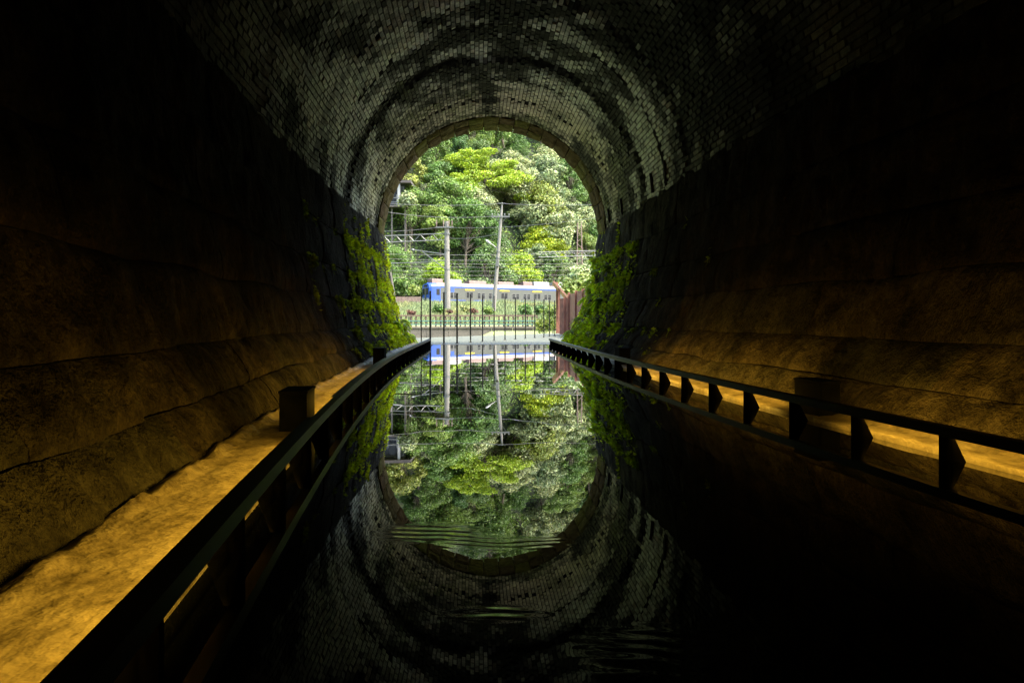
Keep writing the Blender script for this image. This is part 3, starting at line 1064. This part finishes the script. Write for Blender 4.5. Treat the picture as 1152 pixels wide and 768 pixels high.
LM = {
    'bright': mat_leaf('leaf_bright_yellow_green', (0.182, 0.259, 0.0245), .3, .4),
    'mid': mat_leaf('leaf_mid_green', (0.0945, 0.154, 0.0385), .4, .35),
    'dark': mat_leaf('leaf_dark_green', (0.049, 0.0945, 0.028), .4, .3),
    'pale': mat_leaf('leaf_pale_silver_green', (0.182, 0.224, 0.1155), .35, .3),
    'olive': mat_leaf('leaf_olive_yellow', (0.14, 0.175, 0.042), .35, .35),
}
def tree_proto(name, kind, w, h, nclump, leaves, ls, seed, flat=1.0, trunk_h=.45):
    """a tree at the origin: trunk with limbs + crown of leaf clumps"""
    rg = random.Random(seed)
    root = empty(name, (0, 0, 0))
    crown, tr = MB(), MB()
    th = h * trunk_h
    bend = Vector((rg.uniform(-.5, .5), rg.uniform(-.5, .5), 0))
    tp = [Vector((0, 0, -1.2)), Vector((0, 0, 0)), bend * .5 + Vector((0, 0, th * .6)), bend + Vector((0, 0, th)), bend * 1.4 + Vector((0, 0, h * .8))]
    tr.tube(tp, [w * .035, w * .03, w * .024, w * .02, w * .006], 7)
    for k in range(nclump):
        an = rg.uniform(0, 6.283)
        u = (k + .5) / nclump
        z = th * .75 + (h - th * .75) * (u ** .8)
        prof = math.sin(math.pi * min(1, (.18 + .82 * (z - th * .7) / (h - th * .7)))) ** .6
        rr = w * .5 * prof * math.sqrt(rg.random()) * rg.uniform(.8, 1.2)
        c = Vector((math.cos(an) * rr, math.sin(an) * rr, z)) + bend
        s = w * rg.uniform(.09, .23)
        clump(crown, c, s * 1.15, s * 1.15, s * .75 * flat, leaves // nclump, ls, rg)
        st = bend * .9 + Vector((0, 0, th * rg.uniform(.6, 1.1)))
        tr.tube([st, st.lerp(c, .5) + Vector((0, 0, .3)), c], [w * .011, w * .008, w * .003], 5)
    tr.build('trunk', M['bark'], root)
    crown.build('crown', LM[kind], root)
    return root

protos = {}
spec = [('mid', 7.5, 8.5, 30, 6800, .33), ('mid', 6.5, 9.5, 28, 6800, .30), ('dark', 7.5, 9, 30, 6800, .33), ('dark', 6, 8, 26, 6000, .30),
        ('pale', 7, 8, 30, 6600, .38), ('pale', 6, 7.5, 26, 6000, .33), ('olive', 6.5, 7.5, 28, 6200, .33), ('bright', 6, 7, 26, 6000, .30)]
for i, s in enumerate(spec):
    protos.setdefault(s[0], []).append([tree_proto('hillside_tree', s[0], *s[1:], seed=100 + i), False])
desc = {'mid': 'mid green broadleaf tree', 'dark': 'dark green broadleaf tree', 'pale': 'pale silvery green broadleaf tree', 'olive': 'olive yellow broadleaf tree', 'bright': 'bright yellow green tree'}
def place_tree(kind, x, y, s, rg, label, group='trees on the hillside', z=None):
    p = rg.choice(protos[kind])
    if not p[1]:
        o = p[0]; p[1] = True
    else:
        o = copy_tree(p[0])
    o.location = (x, y, (ground_h(x, y) - .3) if z is None else z)
    o.rotation_euler = (rg.uniform(-.05, .05), rg.uniform(-.05, .05), rg.uniform(0, 6.28))
    k = s * rg.uniform(.85, 1.15)
    o.scale = (k, k, k * rg.uniform(.9, 1.15))
    tag(o, label, 'tree', group)
    return o
rt = random.Random(21)
hill_trees = {}
iy = 0
y = 0.0
while y < 74:
    for ix in range(-8, 9):
        x = ix * 6.2 + rt.uniform(-2.2, 2.2) + (3.1 if iy % 2 else 0)
        yy = 127 + .5 * x + y + rt.uniform(-2, 2)
        if abs(x / yy) > .205: continue
        z = ground_h(x, yy)
        q = proj((x, yy, z + 5))
        if q[1] < 95: continue
        if x < -17.5 and yy < 128 and 185 < q[1] < 262: continue
        # kind of tree by where it stands on the hill
        n = fbm(x * .07, yy * .06, 12)
        right = sst(-2, 10, x)
        r = rt.random()
        if x > 2 and q[1] < 300:
            kind = 'pale' if r < .42 else ('mid' if r < .66 else ('olive' if r < .82 else 'dark'))
        elif q[1] > 262:
            kind = 'dark' if r < .4 else ('mid' if r < .75 else ('olive' if r < .88 else 'bright'))
        else:
            kind = 'mid' if r < .4 else ('pale' if r < .62 else ('dark' if r < .8 else 'olive'))
        v = 'upper' if q[1] < 205 else ('middle' if q[1] < 265 else 'lower')
        h_ = 'left' if q[0] < 505 else ('centre' if q[0] < 600 else 'right')
        o = place_tree(kind, x, yy, rt.uniform(.85, 1.45), rt, '%s on the %s %s of the hillside' % (desc[kind], v, h_), 'hillside trees: %s, %s %s' % (kind, v, h_))
        hill_trees.setdefault(o['group'], []).append((q[0], o))
    y += 6.4
    iy += 1
ORD = 'first second third fourth fifth sixth seventh eighth ninth tenth eleventh twelfth thirteenth fourteenth fifteenth sixteenth seventeenth eighteenth nineteenth twentieth'.split() + ['twenty-' + w_ for w_ in 'first second third fourth fifth sixth seventh eighth ninth'.split()] + ['thirtieth']
for g_, L_ in hill_trees.items():
    L_.sort(key=lambda t: t[0])
    if len(L_) > 1:
        for n_, (_, o) in enumerate(L_):
            o['label'] = o['label'] + ', ' + ORD[min(n_, 29)] + ' from the left'
# the big bright feathery tree
def feather_tree(cx, cy, Z, w, h, seed, label):
    rg = random.Random(seed)
    c0 = px(cx, cy, Z)
    gz = ground_h(c0.x, c0.y)
    root = empty('feathery_tree', (c0.x, c0.y, gz), label, 'tree')
    crown, tr = MB(), MB()
    b = Vector((c0.x, c0.y, gz - .5))
    tr.tube([b, b.lerp(c0, .5) + Vector((.5, 0, 0)), c0 + Vector((0, 0, h * .2))], [.5, .36, .1], 7)
    for k in range(70):
        an = rg.uniform(0, 6.283)
        u = rg.random()
        rr = math.sqrt(rg.random())
        dz = (1 - rr * rr) * h * .5 * rg.uniform(.2, 1) - h * .5 * rr * rg.uniform(0, .8)
        c = c0 + Vector((math.cos(an) * rr * w * .5, math.sin(an) * rr * w * .33, dz))
        s = rg.uniform(1.1, 2.1)
        clump(crown, c, s * 1.25, s, s * .48, 330, .40, rg, droop=.5)
        tr.tube([b.lerp(c0, rg.uniform(.55, 1)), c - Vector((0, 0, .2))], [.10, .03], 5)
    tr.build('trunk', M['bark'], root)
    crown.build('crown', LM['bright'], root)
feather_tree(543, 195, 142, 18.0, 13, 77, 'large feathery bright yellow green tree above the train')
feather_tree(519, 213, 138, 6.5, 5.5, 78, 'small rounded bright green tree left of the lamp pole')
feather_tree(612, 275, 138, 6, 10, 79, 'tall yellow green bush right of the lamp pole')

# undergrowth on the slope
mb = MB()
rg = random.Random(8)
for i in range(42000):
    x = rg.uniform(-44, 44)
    y = 122 + .5 * x + 80 * rg.random() ** 1.6
    if abs(x / y) > .215: continue
    z = ground_h(x, y) + rg.uniform(0, 1.6)
    nrm = Vector((rg.gauss(0, .5), -.6 + rg.gauss(0, .4), .7)).normalized()
    k = rg.uniform(.6, 1.4)
    d = nrm.orthogonal()
    d.rotate(__import__('mathutils').Quaternion(nrm, rg.uniform(0, 6.28)))
    leaf_tri(mb, Vector((x, y, z)), d, nrm, rg.uniform(.4, .9), rg.uniform(.2, .5), (k * rg.uniform(.9, 1.3), k, k * .8))
tag(mb.build('undergrowth', LM['mid']), 'tangled undergrowth covering the slope behind the train', 'undergrowth', kind='stuff')

# shrubs, some with red leaves, along the fence
def shrub(x, y, Z, s, mat, label, seed, cat='shrub', name='shrub'):
    rg = random.Random(seed)
    p = px(x, y, Z)
    g = ground_h(p.x, p.y)
    root = empty(name, (p.x, p.y, g), label, cat, 'shrubs on the grass bank')
    mb = MB()
    for k in range(4):
        a_ = Vector((p.x + rg.uniform(-s, s) * .4, p.y, g - .1))
        mb.tube([a_, a_ + Vector((rg.uniform(-.3, .3) * s, 0, max(.3, p.z - g)))], [.03, .012], 4)
    mb.build('stems', M['bark'], root)
    mb = MB()
    for k in range(6):
        clump(mb, p + Vector((rg.uniform(-s, s) * .6, rg.uniform(-s, s) * .3, rg.uniform(-s, s) * .3)), s * .5, s * .5, s * .4, 70, s * .28, rg)
    mb.build('foliage', mat, root)
M['redleaf'] = mat_leaf('red_leaf_shrub', (.085, .04, .028), .3, .3)
for i, (x, y, Z, s, m, lb) in enumerate([
    (462, 351, 52, .4, M['redleaf'], 'red leaved shrub by the left end of the guard fence'),
    (505, 350, 52, .3, M['redleaf'], 'red leaved shrub below the concrete mast'),
    (533, 349, 54, .38, M['redleaf'], 'red leaved shrub left of the lamp pole'),
    (524, 347, 60, .6, M['grass'], 'round green shrub below the first train door'),
    (550, 349, 56, .6, LM['mid'], 'dark round shrub just left of the lamp pole'),
    (590, 349, 58, .8, LM['mid'], 'dark green shrub right of the lamp pole'),
    (607, 348, 60, .7, LM['dark'], 'dark green shrub below the third train door'),
    (492, 347, 62, .7, LM['mid'], 'green shrub below the train cab'),
    (470, 328, 112, 1.6, LM['olive'], 'dry brown bush just left of the train cab'),
    (458, 224, 124, 2.0, LM['pale'], 'pale leafy bush in front of the hillside house'),
    (450, 322, 116, 2.2, LM['mid'], 'leafy green bush left of the train'),
    (648, 320, 40, 1.2, LM['olive'], 'dry tangled bush behind the rusty screen'),
    (660, 312, 42, 1.2, LM['pale'], 'pale bush above the rusty screen'),
    (617, 365, 42, .8, LM['olive'], 'dry yellow bush at the right end of the retaining wall'),
    (622, 352, 44, .8, LM['olive'], 'straw coloured bush left of the rusty screen')]):
    shrub(x, y, Z, s, m, lb, 50 + i)

# ------------------------------------------------------------------ train
ang = math.radians(33)
U = Vector((math.cos(ang), math.sin(ang), 0))
N = Vector((math.sin(ang), -math.cos(ang), 0))
C0 = px(490, 358, 110)
C0.z = 0
def on_side(xp):
    """distance along the train where the photo column meets the near side plane"""
    k = (xp - 576) / F
    # C0 + U*s : X = k*Y
    return (k * C0.y - C0.x) / (U.x - k * U.y)
train = empty('commuter_train', C0 + U * 12 - N * 1.45 + Vector((0, 0, 2.2)), 'blue and grey commuter train passing beyond the tunnel', 'train')
W = 2.9
def tb(s0, s1, w0, w1, z0, z1, mb=None):
    """box: s along the train, w from the near side inwards"""
    mb = mb or MB()
    c = C0 + U * ((s0 + s1) / 2) - N * ((w0 + w1) / 2) + Vector((0, 0, (z0 + z1) / 2))
    return mb.frame_box(c, U, N, (0, 0, 1), s1 - s0, abs(w1 - w0), z1 - z0)
def car(s0, s1):
    mb = MB()
    sec = [(0, 3.1), (0, 5.75), (.12, 6.05), (.45, 6.28), (1.45, 6.38), (2.45, 6.28), (2.78, 6.05), (2.9, 5.75), (2.9, 3.1)]
    mb.prism([C0 + U * s0 - N * w + Vector((0, 0, z)) for w, z in sec], U * (s1 - s0))
    return mb
car(0.25, 24.2).build('car_body', M['trainbody'], train)
car(24.9, 46).build('car_body', M['trainbody'], train)
tb(24.2, 24.9, .4, 2.5, 3.3, 5.9).build('gangway', M['under'], train)
# roofs
for s0, s1 in ((.3, 24.1), (25, 45.9)):
    mb = MB()
    sec = [(.10, 6.06), (.43, 6.31), (1.45, 6.42), (2.47, 6.31), (2.8, 6.06)]
    mb.prism([C0 + U * s0 - N * w + Vector((0, 0, z)) for w, z in sec], U * (s1 - s0))
    mb.build('roof', M['trainroof'], train)
# cab: blue nose
mb = MB()
sec0 = [(0, 3.1), (0, 5.7), (.12, 6.02), (.45, 6.26), (1.45, 6.36), (2.45, 6.26), (2.78, 6.02), (2.9, 5.7), (2.9, 3.1)]
def ringp(s, k, zk):
    return [C0 + U * s - N * (1.45 + (w - 1.45) * k) + Vector((0, 0, 3.1 + (z - 3.1) * zk)) for w, z in sec0]
Ps = [ringp(.9, 1.012, 1.005), ringp(-.1, 1.012, 1.005), ringp(-.7, .97, .985), ringp(-1.05, .86, .95)]
for i in range(len(Ps) - 1):
    mb.grid([Ps[i] + Ps[i][:1], Ps[i + 1] + Ps[i + 1][:1]])
mb.add(Ps[-1], [tuple(range(len(sec0)))])
cab = mb.build('cab', M['trainblue'], train)
tb(-1.09, -1.04, .5, 1.15, 4.4, 5.4).build('windscreen', M['glass'], cab)
tb(-1.09, -1.04, 1.8, 2.4, 4.4, 5.4).build('windscreen', M['glass'], cab)
tb(-1.12, -1.04, 1.22, 1.74, 3.3, 5.45).build('front_door', M['trainbody'], cab)
tb(-1.09, -1.05, .45, 1.1, 3.35, 3.85).build('white_panel', M['whitepaint'], cab)
tb(-1.09, -1.05, 1.85, 2.45, 3.35, 3.85).build('white_panel', M['whitepaint'], cab)
tb(-1.10, -1.02, .9, 2.0, 5.65, 5.95).build('headlight', M['glass'], cab)
tb(-.95, -.2, .2, 2.7, 2.55, 3.1).build('skirt', M['trainblue'], cab)
mb = MB(); tb(.15, .75, -.03, .0, 4.3, 5.3, mb).build('side_window', M['glass'], cab)
# blue patch behind the cab, stripes
tb(on_side(507), on_side(511), -.012, .02, 4.8, 5.62).build('blue_panel', M['trainblue'], train)
for s0, s1 in ((.95, 24.15), (24.95, 45.9)):
    tb(s0, s1, -.018, .02, 5.52, 5.76).build('blue_stripe', M['trainblue'], train)
    tb(s0, s1, -.018, .02, 3.44, 3.56).build('blue_stripe', M['trainblue'], train)
# windows, doors
def window(xc, wpx, z0=3.86, z1=4.74):
    s0, s1 = on_side(xc - wpx / 2), on_side(xc + wpx / 2)
    f = tb(s0 - .06, s1 + .06, -.015, .03, z0 - .06, z1 + .06).build('window', M['steel'], train)
    tb(s0, s1, -.022, .0, z0, z1).build('pane', M['glass'], f)
    tb(s0, s1, -.028, -.018, z0 + .55, z0 + .60).build('mullion', M['steel'], f)
for xc in (508.2, 512.4, 539.0, 543.8, 551.6, 555.6, 578.0, 582.4, 590.6, 594.8, 614.0, 618.2, 640, 644, 652, 660):
    window(xc, 3.1)
for xc in (528.4, 567.4, 604.2):
    s0, s1 = on_side(xc - 4.2), on_side(xc + 4.2)
    dr = tb(s0, s1, -.02, .03, 3.3, 5.15).build('door', M['trainbody'], train)
    for a_, b in ((.10, .44), (.56, .90)):
        tb(s0 + (s1 - s0) * a_, s0 + (s1 - s0) * b, -.03, 0, 3.95, 4.85).build('pane', M['glass'], dr)
    tb(s0 - .2, s1 + .2, -.06, .0, 5.16, 5.36).build('header', M['trainyellow'], dr)
# roof units
for xa, xb, m, zt in ((488, 500, 'trainroof', 6.95), (508, 521, 'whitepaint', 6.95), (530, 549, 'trainroof', 6.85), (563, 580, 'trainroof', 6.85), (591, 601, 'trainroof', 7.0), (603, 620, 'whitepaint', 7.05), (627, 644, 'whitepaint', 7.1)):
    s0, s1 = on_side(xa), on_side(xb)
    mb = MB()
    sec = [(.55, 6.25), (.62, zt - .1), (.8, zt), (2.1, zt), (2.28, zt - .1), (2.35, 6.25)]
    mb.prism([C0 + U * s0 - N * w + Vector((0, 0, z)) for w, z in sec], U * (s1 - s0))
    mb.build('roof_unit', M[m], train)
tb(.6, 24, .25, 2.65, 2.75, 3.1).build('underframe', M['under'], train)
tb(25, 46, .25, 2.65, 2.75, 3.1).build('underframe', M['under'], train)
for s in (3.5, 5.8, 19, 21.3, 28, 30.3):
    for w in (.45, 2.3):
        mb = MB()
        c = C0 + U * s - N * w + Vector((0, 0, 2.73))
        mb.tube([c, c - N * .12], .43, 14)
        mb.build('wheel', M['under'], train)
# track bed under it
mb = MB()
tb(-60, 70, -1.2, 4.1, 1.6, 2.16, mb)
tag(mb.build('railway_bed', M['concrete']), kind='structure')
for w in (.88, 1.98):
    tag(tb(-60, 70, w - .04, w + .04, 2.165, 2.30).build('rail_track', M['rust']), kind='structure')
# low trackside wall left of the train
root = empty('trackside_wall', px(455, 340, 100), 'low brown trackside wall left of the train', 'wall')
for k in range(4):
    a_, b = px(430 + 11 * k, 341, 100), px(440.8 + 11 * k, 341, 100)
    mb = MB(); mb.prism([a_ - Vector((0, 0, .8)), b - Vector((0, 0, .8)), b + Vector((0, 0, .95)), a_ + Vector((0, 0, .95))], (0, .3, 0))
    mb.build('panel', M['earth'], root, origin=(a_ + b) / 2)

# ------------------------------------------------------------------ masts, lamp pole, gantries, wires
p = px(503.5, 345, 80)
gz = ground_h(p.x, p.y)
mast = empty('catenary_mast', (p.x, p.y, gz), 'thick pale concrete mast in front of the train cab', 'mast')
zt = px(0, 249, 80).z
mb = MB(); mb.tube([(p.x, p.y, gz - .5), (p.x - .05, p.y, (gz + zt) / 2), (p.x - .1, p.y, zt)], [.36, .32, .26], 12); mb.build('shaft', M['pole'], mast)
for yy in (303, 281, 263, 256):
    z = px(0, yy, 80).z
    mb = MB(); mb.tube([(p.x - .05, p.y, z - .08), (p.x - .05, p.y, z + .08)], .355, 12); mb.build('band', M['steel'], mast)
z = px(0, 256, 80).z
mb = MB(); mb.box(p.x - 1.35, p.x + .75, p.y - .45, p.y - .35, z - .09, z + .06); xa = mb.build('crossarm', M['steel'], mast)
for dx in (-1.25, -.45, .55, .2):
    mb = MB(); mb.tube([(p.x + dx, p.y - .4, z + .05), (p.x + dx, p.y - .4, z + .3), (p.x + dx, p.y - .4, z + .34), (p.x + dx, p.y - .4, z + .85)], [.05, .05, .09, .05], 6)
    mb.build('insulator', M['brownrail'], xa)
def lattice(name, A, B, hh, label, cat='gantry'):
    root = empty(name, A, label, cat)
    up = Vector((0, 0, hh))
    for a_, b in ((A, B), (A + up, B + up)):
        mb = MB(); mb.tube([a_, b], .055, 5); mb.build('chord', M['steel'], root)
    n = max(4, int((B - A).length / hh / .9))
    mb = MB()
    for i in range(n):
        t0, t1 = A.lerp(B, i / n), A.lerp(B, (i + 1) / n)
        mb = MB()
        mb.tube([t0 + (up if i % 2 else Vector()), t1 + (Vector() if i % 2 else up)], .035, 4)
        mb.build('brace', M['steel'], root)
    return root
lattice('catenary_beam', px(425, 273, 80), px(500, 270, 80), .75, 'grey lattice beam reaching left from the concrete mast')
lattice('catenary_beam', px(606, 289.5, 84), px(676, 287.5, 84), .62, 'grey lattice beam on the right, above the train end')
pr = px(652, 330, 88)
m2 = empty('lattice_mast', (pr.x, pr.y, ground_h(pr.x, pr.y)), 'thin brownish lattice mast carrying the right lattice beam', 'mast')
for dx in (-.45, .45):
    mb = MB(); mb.tube([(pr.x + dx, pr.y, ground_h(pr.x, pr.y) - .3), (pr.x + dx * .5, pr.y, px(0, 250, 88).z)], .07, 5); mb.build('leg', M['earth'], m2)
for k in range(14):
    z0 = 2 + k * .75
    mb = MB(); s = 1 if k % 2 else -1
    mb.tube([(pr.x - .42 * s, pr.y, z0), (pr.x + .42 * s, pr.y, z0 + .75)], .035, 4); mb.build('brace', M['earth'], m2)
# stay arms on the left of the mast
mb = MB()
t = empty('cantilever_arm', px(497, 303, 80), 'slanting catenary arm on the left of the concrete mast', 'bracket')
mb = MB(); mb.tube([px(500, 302, 79.5), px(474, 282, 79.5)], .055, 5); mb.build('strut', M['steel'], t)
mb = MB(); mb.tube([px(500, 286, 79.5), px(462, 280.5, 79.5)], .055, 5); mb.build('tie', M['steel'], t)
mb = MB(); mb.tube([px(500, 293.5, 79.5), px(438, 296.5, 79.5)], .05, 5); mb.build('tie', M['steel'], t)
mb = MB(); mb.tube([px(466, 281, 79.5), px(464, 281, 79.5)], .12, 6); mb.build('insulator', M['whitepaint'], t)

# lamp pole
b = px(555.5, 352, 66)
gz = ground_h(b.x, b.y)
top = px(565, 228, 66)
lp = empty('lamp_pole', (b.x, b.y, gz), 'slim leaning utility pole with street lamp and crossarm', 'lamp pole')
base = Vector((b.x - .1, b.y, gz - .3))
def onp(yy):
    z = px(0, yy, 66).z
    return base.lerp(top, (z - base.z) / (top.z - base.z))
mb = MB(); mb.tube([base, onp(300), onp(245), top], [.22, .18, .14, .08], 10); mb.build('shaft', M['pole'], lp)
ca = onp(244)
mb = MB(); mb.box(ca.x - .95, ca.x + .85, ca.y - .2, ca.y - .1, ca.z - .07, ca.z + .07); x2 = mb.build('crossarm', M['steel'], lp)
for dx in (-.85, -.3, .35, .75):
    mb = MB(); mb.tube([(ca.x + dx, ca.y - .15, ca.z + .07), (ca.x + dx, ca.y - .15, ca.z + .18), (ca.x + dx, ca.y - .15, ca.z + .3)], [.04, .07, .05], 6); mb.build('insulator', M['steel'], x2)
mb = MB(); mb.tube([(ca.x - .55, ca.y - .15, ca.z - .02), onp(253)], .03, 4); mb.tube([(ca.x + .55, ca.y - .15, ca.z - .02), onp(253)], .03, 4); mb.build('stay', M['steel'], lp)
tp = onp(229)
mb = MB(); mb.box(tp.x - .4, tp.x + .3, tp.y - .15, tp.y - .05, tp.z - .04, tp.z + .04); mb.build('crossarm', M['steel'], lp)
la = onp(281)
tip = px(551, 273.5, 66)
mb = MB(); mb.tube([la, la.lerp(tip, .6) + Vector((0, 0, .06)), tip], [.06, .05, .04], 6); ar = mb.build('lamp_arm', M['steel'], lp)
mb = MB()
dv = (tip - la).normalized()
mb.tube([tip - dv * .1, tip, tip + dv * .3, tip + dv * .5], [.05, .12, .13, .05], 8); mb.build('lamp_head', M['whitepaint'], ar)
for yy in (283, 290, 298):
    q = onp(yy)
    mb = MB(); mb.tube([q - Vector((0, 0, .05)), q + Vector((0, 0, .05))], .22, 8); mb.build('band', M['steel'], lp)
q = onp(296)
mb = MB(); mb.box(q.x - .14, q.x + .14, q.y - .4, q.y - .15, q.z - .35, q.z + .35); mb.build('meter_box', M['steel'], lp)

# wires
def wire(x0, y0, x1, y1, Za, Zb, sag, label, r=.022):
    A, B = px(x0, y0, Za), px(x1, y1, Zb)
    pts = []
    for i in range(13):
        t = i / 12
        pts.append(A.lerp(B, t) - Vector((0, 0, sag * 4 * t * (1 - t))))
    mb = MB(); mb.tube(pts, r, 4)
    o = mb.build('overhead_wire', M['wire'], origin=pts[6])
    tag(o, label, 'wire', 'overhead wires')
wire(400, 226, 565, 229, 66, 66, .3, 'uppermost overhead wire left of the lamp pole top', .02)
wire(565, 229, 720, 226, 66, 66, .3, 'overhead wire right of the lamp pole top', .016)
wire(420, 236, 560, 243, 66, 66, .4, 'overhead wire left of the lamp pole crossarm', .02)
wire(506, 256, 720, 236, 80, 70, .6, 'overhead wire rising right from the mast crossarm', .02)
wire(400, 259, 497, 255, 80, 80, .3, 'overhead wire left of the mast crossarm', .022)
wire(506, 268, 560, 263, 80, 66, .2, 'short overhead wire from the mast to the lamp pole', .022)
ws = [(285, 281, 'first'), (290, 289, 'second'), (294, 294, 'third'), (298, 297, 'fourth'), (303, 301, 'fifth'), (307, 307, 'sixth'), (311, 312, 'seventh')]
for i, (a_, b, o) in enumerate(ws):
    wire(400, a_, 720, b, 82 + 3 * i, 92 + 3 * i, .4, '%s from the top of the track wires strung above the train' % o, .017)

# ------------------------------------------------------------------ house on the slope
hb = px(440, 232, 127)
hs = empty('hillside_house', (hb.x, hb.y, ground_h(hb.x, hb.y)), 'dark house with white column on the slope at upper left', 'house')
def hbox(x0, x1, y0, y1, Z0, Z1, m, name, par=None):
    A, B = px(x0, y1, Z0), px(x1, y0, Z0)
    mb = MB(); mb.box(A.x, B.x, Z0, Z1, A.z, B.z)
    return mb.build(name, M[m], par or hs)
hbox(418, 455, 205, 232, 127, 135, 'housewall', 'wall')
hbox(414, 462, 202.5, 205.5, 125.3, 136, 'houseroof', 'roof')
fl = hbox(416, 458, 231, 232.6, 125.2, 127.2, 'concrete', 'balcony')
hbox(447.2, 450.0, 205.5, 231, 125.6, 126.1, 'whitepaint', 'column')
w = hbox(437, 445.5, 211, 227, 126.9, 127.05, 'housewall', 'window')
hbox(438, 444.6, 212, 226, 126.85, 126.95, 'glass', 'pane', w)
w = hbox(451.5, 454, 210, 228, 126.9, 127.05, 'steel', 'window')
hbox(451.9, 453.6, 211, 227, 126.85, 126.95, 'glass', 'pane', w)
for yy in (222, 227):
    hbox(416, 458, yy, yy + .7, 125.25, 125.32, 'steel', 'railing_bar', fl)
for xx in (420, 436, 446, 457):
    hbox(xx, xx + .7, 219, 231, 125.33, 125.4, 'steel', 'railing_post', fl)
for xx in (422, 440, 455):
    hbox(xx, xx + 1.6, 232.6, 285, 126, 126.3, 'concrete', 'stilt')
